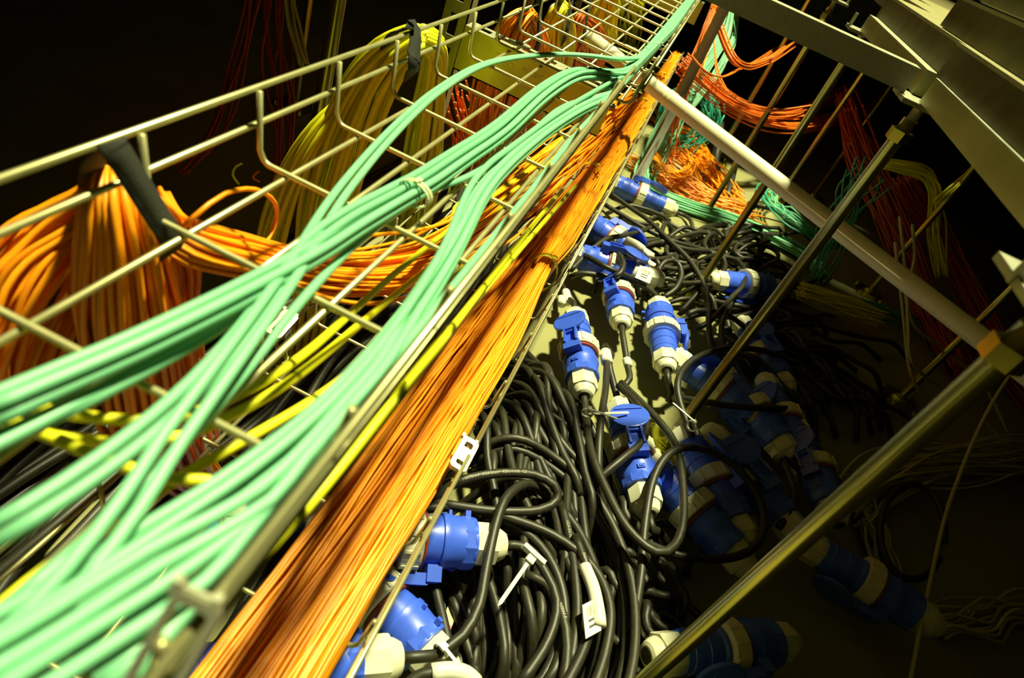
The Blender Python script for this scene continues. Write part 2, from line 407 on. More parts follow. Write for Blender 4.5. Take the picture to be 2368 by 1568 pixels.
for k in range(15): b.box((-0.007, 0, k * 0.05), (0.007, 0.002, k * 0.05 + 0.018))
b.obj('slotted_web', 'galv', t)
for sx in (-1, 1): MB().box((sx * 0.020 - 0.001, 0, 0), (sx * 0.020 + 0.001, 0.026, H)).obj('side_flange', 'galv', t)
tag(t, 'slotted steel channel upright beside the stamped bracket', 'post')

# ------------------------------------------------------------------ green cables on the upper tray
GR = 0.0029
def green(ctrl, offs, label, group, sag=0.0, r=GR, m='green', name='network_cable', cat='cable', seed=0, sc=1.0):
    """ctrl: pixel points with height; offs: (across, up) offsets in metres for each cable"""
    P = spline(px(ctrl), 0.02); T, N, B = frames(P)
    side = np.cross(T, [0, 0, 1.0]); side /= np.linalg.norm(side, axis=1)[:, None]
    s = np.linspace(0, 1, len(P)); rg = random.Random(seed); out = []
    for (a, b) in offs:
        p1 = rg.uniform(0, 6.28); fr = rg.uniform(1.0, 2.2); am = rg.uniform(0.0005, 0.0022)
        Q = P + side * (a * sc + am * np.sin(6.28 * fr * s + p1))[:, None] + np.array([0, 0, 1.0])[None, :] * (b + 0.0004 * np.sin(6.28 * fr * s + p1))[:, None]
        Q[:, 0] = np.minimum(Q[:, 0], np.interp(Q[:, 1], [0.45, 0.8, 1.2], [0.157, 0.168, 0.180]) - abs(a) * 0.3)
        o = link(name, tube_mesh(name, spline(Q[::2] if len(Q) > 8 else Q, 0.011), r, m, 10))
        out.append(tag(o, label, cat, group))
    return out
D = 2 * GR + 0.0002
row = lambda n, up=0.0: [((i - (n - 1) / 2) * D, up) for i in range(n)]
far = [(1655, -60, 0.018), (1622, 0, 0.018), (1570, 60, 0.016), (1528, 110, 0.016), (1492, 152, 0.016)]
green([(1640, -30, 0.012), (1590, 30, 0.012), (1545, 90, 0.012), (1495, 128, 0.02), (1420, 136, 0.022), (1330, 126, 0.016), (1210, 131, 0.008), (1110, 153, 0.006), (1010, 212, 0.006), (920, 292, 0.006), (840, 380, 0.007), (770, 470, 0.010), (715, 560, 0.018), (655, 655, 0.022), (560, 790, 0.022), (480, 900, 0.02), (400, 1010, 0.018), (300, 1165, 0.016), (180, 1320, 0.014), (60, 1450, 0.012), (-60, 1570, 0.012)],
      row(2), 'green cable of the lone pair swinging out over the stamped bracket', 'lone green pair', seed=3)
G2 = far + [(1440, 178, 0.014), (1340, 176, 0.014), (1260, 218, 0.012), (1160, 308, 0.010), (1060, 378, 0.010), (960, 446, 0.012), (870, 494, 0.012), (770, 560, 0.014)]
lab2 = 'green cable in the bundle tied with a tan band'
green(G2 + [(690, 606, 0.016), (560, 676, 0.018), (400, 756, 0.02), (200, 848, 0.02), (0, 930, 0.02), (-120, 985, 0.02)], [(-0.0088, 0.002), (-0.003, 0.004), (0.0028, 0.004), (-0.006, 0.008)], lab2, 'tied green bundle', seed=5)
green(G2 + [(690, 622, 0.012), (560, 716, 0.012), (400, 812, 0.014), (200, 920, 0.014), (0, 1012, 0.014), (-120, 1065, 0.014)], [(0.004, -0.002), (-0.002, -0.003)], lab2, 'tied green bundle', seed=6)
green(G2 + [(700, 640, 0.012), (580, 742, 0.012), (430, 834, 0.012), (250, 945, 0.012), (0, 1078, 0.012), (-120, 1140, 0.012)], [(0.0088, 0.001)], lab2, 'tied green bundle', seed=7)
green(G2 + [(710, 625, 0.010), (640, 735, 0.010), (540, 866, 0.010), (430, 980, 0.010), (280, 1110, 0.012), (100, 1235, 0.012), (-100, 1360, 0.012)], [(0.010, 0.0055), (0.0045, 0.0065)], lab2, 'tied green bundle', seed=8)
G3 = far + [(1455, 205, 0.010), (1370, 236, 0.010), (1280, 286, 0.008), (1190, 356, 0.008), (1120, 430, 0.008), (1070, 520, 0.008), (1020, 610, 0.008), (945, 725, 0.008)]
lab3 = 'green cable in the broad sweep down the middle of the tray'
green(G3 + [(860, 830, 0.008), (750, 945, 0.008), (640, 1036, 0.01), (480, 1150, 0.01), (300, 1262, 0.01), (130, 1372, 0.01), (0, 1445, 0.01), (-120, 1510, 0.01)], row(3, -0.003), lab3, 'middle green sweep', seed=9)
green(G3 + [(885, 840, 0.012), (790, 955, 0.014), (700, 1060, 0.016), (608, 1148, 0.016), (480, 1228, 0.018), (351, 1300, 0.018), (135, 1440, 0.018), (0, 1522, 0.018), (-100, 1580, 0.018)], [(-0.004, 0.002), (0.002, 0.003)], lab3, 'middle green sweep', seed=10)
green(far + [(1470, 190, 0.012), (1400, 215, 0.012), (1300, 245, 0.010), (1210, 320, 0.006), (1100, 400, 0.006), (1000, 440, 0.006), (900, 505, 0.006), (800, 590, 0.006), (700, 700, 0.006), (560, 880, 0.006), (420, 1040, 0.006), (260, 1210, 0.006), (100, 1350, 0.006), (-60, 1480, 0.006)], row(1), 'green cable slipping under the tan band', 'green cables under the tan band', seed=12)
G4 = far + [(1480, 205, 0.010), (1400, 262, 0.010), (1320, 330, 0.008), (1262, 420, 0.008), (1205, 505, 0.008), (1130, 610, 0.008), (1050, 715, 0.008)]
lab4 = 'green cable running close along the tray side wall'
green(G4 + [(960, 830, 0.01), (850, 950, 0.012), (730, 1080, 0.014), (630, 1190, 0.016), (459, 1326, 0.018), (243, 1468, 0.02), (80, 1572, 0.02), (0, 1625, 0.02)], row(2), lab4, 'green cables by the side wall', seed=14)
green(far + [(1490, 200, 0.010), (1440, 262, 0.01), (1375, 330, 0.01), (1310, 420, 0.01), (1250, 510, 0.006), (1180, 610, 0.006), (1100, 720, 0.006), (1000, 850, 0.006), (880, 985, 0.006), (760, 1110, 0.006), (620, 1240, 0.008), (460, 1370, 0.01), (280, 1500, 0.012), (120, 1610, 0.014)], row(2), lab4, 'green cables by the side wall', seed=15)
green(far + [(1475, 235, 0.006), (1400, 310, 0.006), (1340, 380, 0.005), (1290, 470, 0.005), (1225, 570, 0.005), (1160, 670, 0.005), (1070, 790, 0.005), (960, 930, 0.005), (840, 1070, 0.006), (700, 1210, 0.008), (560, 1340, 0.01), (380, 1490, 0.012), (240, 1600, 0.012)], row(2), lab4, 'green cables by the side wall', seed=16)
green(far + [(1450, 170, 0.018), (1390, 200, 0.018), (1290, 262, 0.016), (1200, 330, 0.014), (1120, 395, 0.012), (1075, 470, 0.012), (1040, 560, 0.012), (985, 660, 0.014), (900, 785, 0.014), (800, 905, 0.014), (660, 1035, 0.014), (490, 1160, 0.014), (310, 1275, 0.014), (140, 1390, 0.014), (0, 1468, 0.014), (-80, 1510, 0.014)], row(1), lab3, 'middle green sweep', seed=17)
# strands that stay along the far part of the tray (flat mat under the stringer)
green([(1660, -90, 0.006), (1620, -20, 0.006), (1575, 40, 0.006), (1535, 90, 0.006), (1500, 132, 0.006), (1450, 180, 0.006), (1410, 215, 0.006)], [((i - 9.5) * D, 0.0 if i % 2 else 0.004) for i in range(14)], 'green cable in the flat mat at the far end of the tray', 'far green mat', seed=18, sc=0.8)

def ring_tie(loc, axis, rad, wd, th, m, label, squash=1.0, tail=None):
    t = empty('cable_tie', loc); t.rotation_euler = Vector(axis).to_track_quat('X', 'Z').to_euler()
    n = 22; V = []; F = []
    for k in range(n):
        a = 2 * math.pi * k / n
        for (dx, dr) in ((-wd / 2, 0), (wd / 2, 0), (wd / 2, th), (-wd / 2, th)):
            V.append((dx, (rad + dr) * math.cos(a), (rad + dr) * math.sin(a) * squash))
    for k in range(n):
        a, b = k * 4, ((k + 1) % n) * 4
        for j in range(4): F.append((a + j, a + (j + 1) % 4, b + (j + 1) % 4, b + j))
    link('band', mesh('band', V, F, m, False), t)
    MB().box((-wd * 0.8, -wd * 0.7, rad * squash), (wd * 0.8, wd * 0.7, rad * squash + th * 3)).obj('lock_head', m, t)
    if tail:
        MB().box((-wd * 0.35, 0, rad * squash + th * 1.2), (wd * 0.35, tail, rad * squash + th * 2.0)).obj('tail', m, t)
    tag(t, label, 'cable tie'); return t
p = Z(962, 446, 0.016); ring_tie(p, Z(900, 478, 0.016) - Z(1020, 408, 0.016), 0.0135, 0.0028, 0.0008, 'tie_tan', 'tan double band around the green bundle', 0.72)
p = p + (Z(900, 478, 0.016) - Z(962, 446, 0.016)) * 0.12
ring_tie(p, Z(900, 478, 0.016) - Z(1020, 408, 0.016), 0.0135, 0.0022, 0.0008, 'tie_tan', 'second turn of the tan band on the green bundle', 0.72)
p = Z(1522, 118, 0.016); ring_tie(p, Z(1505, 140, 0.016) - Z(1545, 90, 0.016), 0.026, 0.003, 0.001, 'tie_white', 'clear tie around the green mat by the side wall', 0.45)

# ------------------------------------------------------------------ yellow cables under and beside the upper tray
YR = 0.0031
ylw = [
    ([(-80, 880, -0.03), (0, 915, -0.03), (120, 950, -0.03), (240, 968, -0.03), (380, 970, -0.032), (500, 936, -0.035), (620, 876, -0.04), (720, 806, -0.05), (820, 716, -0.07), (940, 610, -0.10), (1080, 500, -0.14), (1200, 410, -0.18), (1330, 330, -0.22)], 'upper yellow cable sagging below the tray'),
    ([(-80, 950, -0.04), (0, 978, -0.04), (150, 1010, -0.04), (300, 1025, -0.04), (420, 1008, -0.04), (520, 968, -0.04), (640, 902, -0.045), (750, 820, -0.06), (870, 718, -0.09), (1000, 612, -0.13), (1150, 490, -0.18), (1300, 370, -0.22)], 'dusty yellow cable sagging below the tray'),
    ([(-80, 935, -0.025), (0, 965, -0.025), (130, 1015, -0.025), (260, 1070, -0.025), (380, 1104, -0.025), (500, 1112, -0.026), (610, 1096, -0.028), (720, 1050, -0.03), (830, 970, -0.03), (930, 880, -0.04), (1050, 750, -0.06), (1200, 580, -0.1), (1330, 430, -0.16)], 'lowest sagging yellow cable crossing under the tray'),
    ([(-40, 1440, -0.05), (60, 1352, -0.05), (160, 1278, -0.05), (280, 1200, -0.05), (400, 1114, -0.05), (520, 1044, -0.05), (640, 976, -0.055), (760, 900, -0.06), (880, 800, -0.08), (1000, 690, -0.12), (1120, 570, -0.16)], 'printed yellow cable climbing from the dark under the tray'),
    ([(420, 1470, -0.02), (520, 1372, -0.02), (620, 1270, -0.02), (720, 1160, -0.02), (820, 1040, -0.02), (920, 918, -0.02), (1000, 820, -0.03), (1090, 700, -0.06), (1200, 560, -0.1), (1300, 440, -0.16)], 'yellow cable running along the outside of the side wall'),
    ([(320, 1560, -0.06), (460, 1410, -0.06), (600, 1250, -0.06), (700, 1130, -0.06), (800, 1010, -0.06), (900, 880, -0.08), (1010, 740, -0.1), (1150, 570, -0.14)], 'shaded yellow cable behind the side wall'),
    ([(1090, 560, -0.2), (1150, 480, -0.2), (1220, 405, -0.2), (1290, 345, -0.2), (1380, 270, -0.2)], 'short yellow cable lying on the orange cross bundle'),
    ([(1060, 590, -0.21), (1140, 470, -0.19), (1230, 380, -0.19), (1320, 305, -0.2), (1420, 220, -0.2)], 'second yellow cable lying on the orange cross bundle'),
    ([(1040, 520, -0.18), (1060, 470, -0.17), (1110, 490, -0.17), (1160, 460, -0.18), (1240, 400, -0.19), (1330, 320, -0.2)], 'curled yellow cable end by the orange cross bundle'),
]
for c, l in ylw:
    o = tube('network_cable', px(c), YR, 'yellow', None, 10); tag(o, l, 'cable', 'yellow cables below the upper tray')

# ------------------------------------------------------------------ orange cords in the lower tray
OR = 0.00165
def smooth_noise(rg, k=6):
    A = [(rg.uniform(-1, 1) / (i + 1) ** 0.7, rg.uniform(0, 6.28), (i + 1) * rg.uniform(0.7, 1.3)) for i in range(k)]
    return lambda y: sum(a * np.sin(2.1 * f_ * y + p_) for a, p_, f_ in A)
ys = np.linspace(-0.30, 2.55, 72)
YK = [-0.30, -0.086, 0.118, 0.375, 0.60, 0.85, 1.2, 1.828, 2.55]
XLk = [0.104, 0.108, 0.112, 0.116, 0.124, 0.130, 0.142, 0.160, 0.172]
XRk = [0.193, 0.195, 0.198, 0.199, 0.1995, 0.2000, 0.203, 0.208, 0.212]
xl = np.interp(ys, YK, XLk); xr = np.interp(ys, YK, XRk)
labO = 'thin orange fibre cord lying along the lower mesh tray'
NO = 250
for i in range(NO):
    rg = random.Random(500 + i)
    lane = i % 2                                        # two sub-bundles, each cinched by one yellow band
    lay = (i // 2) % 5
    u0 = rg.uniform(-1, 1)
    nz = smooth_noise(rg, 5); nz2 = smooth_noise(rg, 4)
    wob = 0.14 + 0.12 * np.clip((ys - 0.55) / 0.8, 0, 1)
    u = u0 + wob * 1.6 * nz(ys * 1.7)
    yt = 0.585 if lane else 1.01                        # where the band cinches the lane
    cin = 1 - 0.45 * np.exp(-((ys - yt) / 0.11) ** 2)
    u = np.tanh(u * 0.85) / math.tanh(1.2) * cin
    if lane: cx = xl + (xr - xl) * (0.70 + 0.0 * ys); hw = (xr - xl) * 0.30
    else:    cx = xl + (xr - xl) * (0.30 + 0.0 * ys); hw = (xr - xl) * 0.32
    x = cx + hw * u
    prof = np.sqrt(np.clip(1 - (u * 0.9) ** 2, 0.05, 1))
    z = -0.294 + prof * (0.006 + lay * 0.0085) + 0.0025 * nz2(ys * 1.5) + 0.010 * np.exp(-((ys - yt) / 0.10) ** 2) * (lay / 4)
    z = np.maximum(z, -0.2965)
    P = np.stack([x, ys, z], 1)
    o = link('fibre_cord', tube_mesh('fibre_cord', spline(P, 0.02), OR * rg.uniform(0.92, 1.1), 'orange', 6))
    tag(o, labO, 'cord', 'orange cords in the lower tray')
xa = np.interp(0.585, ys, xl); xb = np.interp(0.585, ys, xr)
def flat_band(xc, y, hw, zc, hz, m, label, yaw=0.0):
    t = empty('cable_band', (xc, y, zc)); n = 20; V = []; F = []; wd = 0.010
    for k in range(n):
        a = 2 * math.pi * k / n; ca, sa = math.cos(a), math.sin(a)
        for dy, e in ((-wd / 2, 0), (wd / 2, 0), (wd / 2, 0.0008), (-wd / 2, 0.0008)): V.append(((hw + e) * ca, dy, (hz + e) * sa))
    for k in range(n):
        a, b = k * 4, ((k + 1) % n) * 4
        for j in range(4): F.append((a + j, a + (j + 1) % 4, b + (j + 1) % 4, b + j))
    link('band', mesh('band', V, F, m, False), t)
    MB().box((hw * 0.2, -wd / 2, hz * 0.94), (hw * 0.55, wd / 2, hz + 0.002)).obj('overlap', m, t)
    t.rotation_euler[2] = yaw
    tag(t, label, 'cable band', 'yellow bands on the orange cords')
flat_band(xa + (xb - xa) * 0.70, 0.585, 0.0225, -0.264, 0.0335, 'tie_yellow', 'wide yellow band cinching the outer orange lane near the rim')
xa = np.interp(1.01, ys, xl); xb = np.interp(1.01, ys, xr)
flat_band(xa + (xb - xa) * 0.30, 1.01, 0.0225, -0.264, 0.0335, 'tie_yellow', 'yellow band cinching the inner orange lane farther along', 0.2)
for (y, l) in ((1.62, 'small yellow band on the orange cords near the pipe'), (2.0, 'small yellow band on the orange cords past the pipe')):
    xa = np.interp(y, ys, xl); flat_band(xa + 0.02, y, 0.022, -0.264, 0.033, 'tie_yellow', l, -0.2)

# ------------------------------------------------------------------ orange cross bundle from the strapped coil to the lower tray
sp = [XP(335, 462, -0.085), XP(370, 520, -0.06), Z(440, 560, -0.05), Z(560, 588, -0.075), Z(700, 620, -0.10), Z(850, 628, -0.125), Z(1000, 596, -0.155), Z(1130, 520, -0.19), Z(1260, 410, -0.225), Z(1370, 310, -0.245), Z(1460, 230, -0.25)]
for i, P in enumerate(bundle(sp, [0.016, 0.020, 0.026, 0.034, 0.040, 0.042, 0.038, 0.032, 0.028], 66, jit=0.22, twist=0.8, squash=0.75, seed=4)):
    o = link('patch_cable', tube_mesh('patch_cable', spline(P, 0.018), 0.0017, 'orange', 6))
    tag(o, 'orange fibre cord crossing under the green cables from the strapped coil', 'cord', 'orange cross bundle')
for c, l in [([XP(410, 540, -0.04), XP(450, 500, -0.03), XP(520, 448, -0.03), XP(590, 438, -0.03), XP(636, 470, -0.03), XP(632, 530, -0.035), Z(560, 640, -0.10), Z(480, 720, -0.14)], 'single orange cord looping up beside the strapped coil'),
             ([Z(700, 560, -0.06), Z(760, 545, -0.06), Z(900, 540, -0.09), Z(1040, 510, -0.12), Z(1180, 430, -0.17), Z(1300, 340, -0.2)], 'loose orange cord riding above the cross bundle'),
             ([Z(640, 640, -0.08), Z(760, 690, -0.1), Z(880, 700, -0.12), Z(1000, 660, -0.14), Z(1120, 560, -0.18)], 'loose orange cord sagging below the cross bundle')]:
    tag(tube('patch_cable', c, 0.0019, 'orange', None, 8), l, 'cord', 'loose orange cords')

# ------------------------------------------------------------------ strapped coils hung on the tray side
def coil(name, lobes, label, m, r, seed, sides=6):
    base = lobes[0][0][0]
    t = empty(name, base)
    for li, (spine, rad, n, kw) in enumerate(lobes):
        for P in bundle(spine, rad, n, seed=seed + li, **kw):
            Q = spline(P, 0.016) - np.array(base)
            link('cord', tube_mesh('cord', Q, r, m, sides), t)
    tag(t, label, 'cable coil', 'coils strapped to the upper tray'); return t
coil('cable_coil', [
    ([XP(262, 424, -0.075), XP(262, 470, -0.064), XP(276, 560, -0.058), XP(290, 700, -0.056), XP(316, 830, -0.058), XP(345, 960, -0.06), XP(400, 1060, -0.075), XP(470, 1110, -0.11)], [0.012, 0.020, 0.033, 0.040, 0.037, 0.034, 0.030, 0.028], 74, dict(jit=0.07, twist=0.45)),
    ([XP(262, 428, -0.085), XP(226, 480, -0.10), XP(150, 560, -0.115), XP(80, 660, -0.12), XP(30, 790, -0.12), XP(10, 930, -0.125)], [0.012, 0.018, 0.030, 0.036, 0.036, 0.030], 46, dict(jit=0.10, twist=0.3)),
    ([XP(265, 432, -0.08), XP(345, 470, -0.05), XP(398, 530, -0.045), XP(428, 620, -0.05), XP(425, 720, -0.055), XP(440, 860, -0.06), XP(478, 1000, -0.075)], [0.006, 0.008, 0.010, 0.012, 0.014, 0.016, 0.018], 12, dict(jit=0.2))],
     'fat orange cord coil hanging from the black strap beside the cross bundle', 'orange', 0.0026, 40)
coil('cable_coil', [
    ([XP(968, 84, -0.055), XP(905, 128, -0.075), XP(850, 210, -0.095), XP(800, 330, -0.105), XP(765, 450, -0.11), XP(740, 570, -0.115), XP(715, 720, -0.12), XP(700, 860, -0.12)], [0.013, 0.024, 0.034, 0.038, 0.034, 0.028, 0.024, 0.022], 30, dict(jit=0.12, twist=0.3)),
    ([XP(968, 84, -0.055), XP(1006, 110, -0.055), XP(1000, 190, -0.06), XP(985, 320, -0.07), XP(960, 480, -0.085), XP(930, 640, -0.10), XP(900, 760, -0.11)], [0.012, 0.018, 0.026, 0.034, 0.038, 0.036, 0.034], 26, dict(jit=0.15, twist=0.4)),
    ([XP(820, 215, -0.11), XP(740, 300, -0.13), XP(670, 420, -0.15), XP(625, 560, -0.16), XP(610, 700, -0.165), XP(640, 860, -0.16)], [0.004, 0.014, 0.022, 0.026, 0.026, 0.02], 14, dict(jit=0.2))],
     'thick yellow cable coil hanging from the black strap near the slotted upright', 'yellow', 0.0036, 50, 8)
coil('cable_coil', [
    ([XP(1222, 34, -0.05), XP(1190, 60, -0.06), XP(1165, 120, -0.07), XP(1140, 200, -0.08), XP(1120, 300, -0.085), XP(1105, 400, -0.09)], [0.012, 0.03, 0.040, 0.040, 0.036, 0.034], 36, dict(jit=0.12)),
    ([XP(1222, 34, -0.05), XP(1240, 80, -0.045), XP(1236, 160, -0.045), XP(1215, 260, -0.055), XP(1185, 360, -0.07)], [0.012, 0.026, 0.036, 0.040, 0.036], 34, dict(jit=0.12))],
     'orange cord coil strapped beyond the stamped bracket', 'orange', 0.0026, 60)
coil('cable_coil', [
    ([XP(1300, 18, -0.05), XP(1280, 50, -0.055), XP(1268, 120, -0.06), XP(1258, 200, -0.065), XP(1240, 290, -0.07)], [0.012, 0.026, 0.034, 0.032, 0.030], 20, dict(jit=0.12)),
    ([XP(1300, 18, -0.05), XP(1308, 60, -0.045), XP(1302, 130, -0.05), XP(1285, 220, -0.06)], [0.012, 0.022, 0.030, 0.030], 16, dict(jit=0.12))],
     'yellow cable coil strapped between the two farther orange coils', 'yellow', 0.0038, 70, 8)
coil('cable_coil', [
    ([XP(1345, 38, -0.05), XP(1330, 60, -0.055), XP(1318, 120, -0.06), XP(1310, 190, -0.06)], [0.012, 0.034, 0.040, 0.036], 24, dict(jit=0.15)),
    ([XP(1345, 38, -0.05), XP(1366, 70, -0.04), XP(1372, 120, -0.035), XP(1355, 190, -0.04)], [0.012, 0.03, 0.042, 0.04], 30, dict(jit=0.15))],
     'orange cord coil strapped beside the cream pipe end', 'deep_orange', 0.0030, 80)
coil('cable_coil', [
    ([XP(1420, -40, -0.05), XP(1405, 0, -0.05), XP(1395, 50, -0.05), XP(1385, 110, -0.055)], [0.02, 0.05, 0.056, 0.05], 28, dict(jit=0.12)),
    ([XP(1440, -30, -0.05), XP(1460, 20, -0.04), XP(1455, 80, -0.04), XP(1440, 130, -0.045)], [0.02, 0.046, 0.05, 0.05], 24, dict(jit=0.12))],
     'yellow cable coil strapped at the far end of the tray', 'yellow', 0.0042, 90, 8)

def strap(pts, wd, label, m='velcro'):
    P = spline(pts, 0.008); T = np.gradient(P, axis=0); T /= np.linalg.norm(T, axis=1)[:, None]
    view = np.array([CAM - p for p in P]); V = []; F = []
    yv = np.array([0.0, 1.0, 0.0])                      # the band lies along the rail
    for p, t_ in zip(P, T):
        s_ = yv - t_ * (yv @ t_); s_ /= np.linalg.norm(s_); n_ = np.cross(s_, t_)
        for a, b in ((-1, 0), (1, 0), (1, 1), (-1, 1)): V.append(p + s_ * a * wd / 2 + n_ * b * 0.0018)
    for i in range(len(P) - 1):
        a, b = i * 4, i * 4 + 4
        for j in range(4): F.append((a + j, a + (j + 1) % 4, b + (j + 1) % 4, b + j))
    F += [(3, 2, 1, 0), tuple((len(P) - 1) * 4 + k for k in range(4))]
    o = link('velcro_strap', mesh('velcro_strap', V, F, m, True)); tag(o, label, 'strap', 'hook and loop straps'); return o
def strap_px(top, bot, back, wd, label, xw=-0.031):
    pts = [XP(back[0], back[1], -0.12), XP(back[2], back[3], -0.06), XP(top[0] - 14, top[1] + 4, xw - 0.006), XP(top[0], top[1] - 6, xw), XP(top[0] + 14, top[1] + 10, xw + 0.005)]
    n = 4
    for k in range(1, n + 1):
        f_ = k / n; pts.append(XP(top[0] + 14 + (bot[0] - top[0] - 14) * f_, top[1] + 10 + (bot[1] - top[1] - 10) * f_, xw + 0.005 + 0.016 * f_))
    pts.append(XP(bot[0] - 8, bot[1] + 30, xw + 0.004))
    strap(pts, wd, label)
strap_px((255, 332), (404, 560), (205, 430, 215, 370), 0.017, 'black strap holding the fat orange coil on the top rail')
strap_px((950, 62), (958, 150), (880, 150, 905, 80), 0.019, 'black strap holding the thick yellow coil by the upright')
for (u0, v0, u1, v1, l) in [(1238, -10, 1246, 98, 'black strap of the orange coil beyond the stamped bracket'), (1310, -10, 1312, 70, 'black strap of the yellow coil between orange coils'), (1352, -6, 1352, 75, 'black strap of the orange coil beside the pipe end'), (1450, -60, 1452, 10, 'black strap of the far yellow coil')]:
    strap_px((u0, v0), (u1, v1), (u0 - 20, v0 + 40, u0 - 14, v0 + 12), 0.020, l, -0.033)

# ------------------------------------------------------------------ dim cords in the background, far side of the left panels
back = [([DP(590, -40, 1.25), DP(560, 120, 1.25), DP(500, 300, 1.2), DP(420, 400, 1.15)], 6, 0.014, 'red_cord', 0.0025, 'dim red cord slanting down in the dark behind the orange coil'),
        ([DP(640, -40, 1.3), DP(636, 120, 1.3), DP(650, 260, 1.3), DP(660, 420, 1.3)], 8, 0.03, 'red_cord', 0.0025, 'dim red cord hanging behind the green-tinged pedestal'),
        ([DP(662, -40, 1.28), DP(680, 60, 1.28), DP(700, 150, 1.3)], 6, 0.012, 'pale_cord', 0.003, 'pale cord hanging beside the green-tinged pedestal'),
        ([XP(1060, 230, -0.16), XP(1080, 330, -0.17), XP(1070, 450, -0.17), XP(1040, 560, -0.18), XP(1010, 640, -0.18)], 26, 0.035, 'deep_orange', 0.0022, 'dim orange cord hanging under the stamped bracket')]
for spn, n, rad, m, r, l in back:
    for P in bundle(spn, [rad, rad, rad * 1.1], n, jit=0.3, seed=n):
        tag(link('hanging_cable', tube_mesh('hanging_cable', spline(P, 0.02), r, m, 6)), l, 'cord', l + ' set')
for c, m, l in [([DP(560, 378, 1.0), DP(545, 385, 1.0), DP(538, 405, 1.0), DP(552, 425, 1.02)], 'yellow', 'small yellow loop glinting in the dark behind the trays'),
                ([DP(600, 395, 1.02), DP(590, 402, 1.02), DP(585, 412, 1.02), DP(600, 420, 1.04)], 'deep_orange', 'small orange loop glinting in the dark behind the trays')]:
    tag(tube('hanging_cable', c, 0.002, m), l, 'cord')

# ------------------------------------------------------------------ drop of cords beside the grey post, floor bundles, far pile
def cable_set(paths, r, m, name, label, group, cat='cord', sides=6, step=0.02):
    for P in paths:
        tag(link(name, tube_mesh(name, spline(P, step), r, m, sides)), label, cat, group)
drop_o = [Z(1662, 0, -0.02), Z(1640, 60, -0.09), Z(1620, 115, -0.16), Z(1592, 180, -0.24), Z(1560, 250, -0.33), Z(1535, 320, -0.44), Z(1530, 370, -0.52), Z(1560, 410, -0.54)]
cable_set(bundle(drop_o, [0.018, 0.014, 0.018, 0.022, 0.026, 0.035, 0.06, 0.08], 34, 0.25, seed=21), 0.0021, 'deep_orange', 'patch_cable', 'orange cord dropping beside the grey conduit post', 'orange drop by the post')
drop_o2 = [Z(1655, 10, -0.03), Z(1640, 90, -0.14), Z(1595, 200, -0.27), Z(1552, 300, -0.42), Z(1530, 380, -0.53)]
cable_set(bundle(drop_o2, [0.012, 0.014, 0.02, 0.026, 0.03], 14, 0.3, seed=22), 0.0021, 'orange', 'patch_cable', 'bright orange cord dropping behind the grey conduit post', 'orange drop behind the post')
gd = [Z(1690, 10, -0.03), Z(1668, 80, -0.12), Z(1630, 140, -0.20), Z(1588, 210, -0.28), Z(1545, 290, -0.39), Z(1505, 370, -0.50), Z(1490, 415, -0.535), Z(1530, 452, -0.535), Z(1600, 480, -0.535), Z(1690, 508, -0.535), Z(1780, 545, -0.535), Z(1860, 590, -0.535), Z(1900, 640, -0.53)]
cable_set(bundle(gd, [0.012, 0.03, 0.03, 0.026, 0.03, 0.04, 0.035, 0.034, 0.032, 0.034, 0.036, 0.04, 0.03], 40, 0.3, squash=0.45, seed=23), 0.0027, 'green', 'network_cable', 'green cable dropping by the grey post and running across the slab', 'green floor bundle', 'cable', 6, 0.025)
for k in range(9):
    rg = random.Random(700 + k); a = rg.uniform(-0.03, 0.03)
    P = [Z(1690 + rg.uniform(-8, 8), 0, -0.03), Z(1705 + rg.uniform(-10, 4), 45 + rg.uniform(-10, 10), -0.08), Z(1698 + rg.uniform(-14, 6), 100, -0.14), Z(1664 + rg.uniform(-14, 6), 165, -0.22), Z(1606 + rg.uniform(-10, 6), 240, -0.32), Z(1536, 330, -0.45), Z(1492, 400, -0.53)]
    tag(tube('network_cable', P, 0.0026, 'green', None, 6, 0.02), 'green cable bowing out on the far side of the grey post', 'cable', 'green bows beyond the post')
# green tail coil and end of the floor bundle
for k in range(16):
    rg = random.Random(720 + k); c = Z(1835, 520, -0.535); R0_ = rg.uniform(0.10, 0.19)
    a0 = rg.uniform(2.2, 2.7); pts = []
    for j in range(9):
        a = a0 + j * 0.42 * rg.uniform(0.95, 1.05); pts.append(c + np.array([R0_ * math.cos(a) * 1.0, R0_ * math.sin(a) * 1.3, 0.02 + 0.03 * rg.random() + 0.04 * math.sin(j / 8 * math.pi)]))
    tag(tube('network_cable', pts, 0.0027, 'green' if k % 2 else 'teal', None, 6, 0.025), 'green cable looping in the loose coil by the brass pedestal', 'cable', 'loose green coil on the slab')
cable_set(bundle([Z(1868, 640, -0.50), Z(1920, 560, -0.40), Z(1960, 480, -0.28), Z(2010, 400, -0.15)], [0.04, 0.05, 0.05, 0.05], 16, 0.3, seed=25), 0.0026, 'teal', 'network_cable', 'dark green cable rising in the shade behind the brass pedestal', 'dark green riser', 'cable')
# teal coil in the distance
for k in range(26):
    rg = random.Random(740 + k); c = Z(1600, 262, -0.40) + np.array([rg.gauss(0, 0.015), rg.gauss(0, 0.03), rg.gauss(0, 0.02)])
    rx, rz = rg.uniform(0.05, 0.12), rg.uniform(0.06, 0.12); ph = rg.uniform(0, 0.8); tl = rg.uniform(-0.4, 0.4); pts = []
    for j in range(9):
        a = ph + j * 0.78
        pts.append(c + np.array([rx * math.cos(a), tl * rx * math.cos(a) + 0.03 * math.sin(a), rz * math.sin(a) - 0.03]))
    tag(tube('network_cable', pts, 0.0026, 'teal', None, 6, 0.025), 'teal cable in the tangled coil behind the cream pipe', 'cable', 'tangled teal coil')
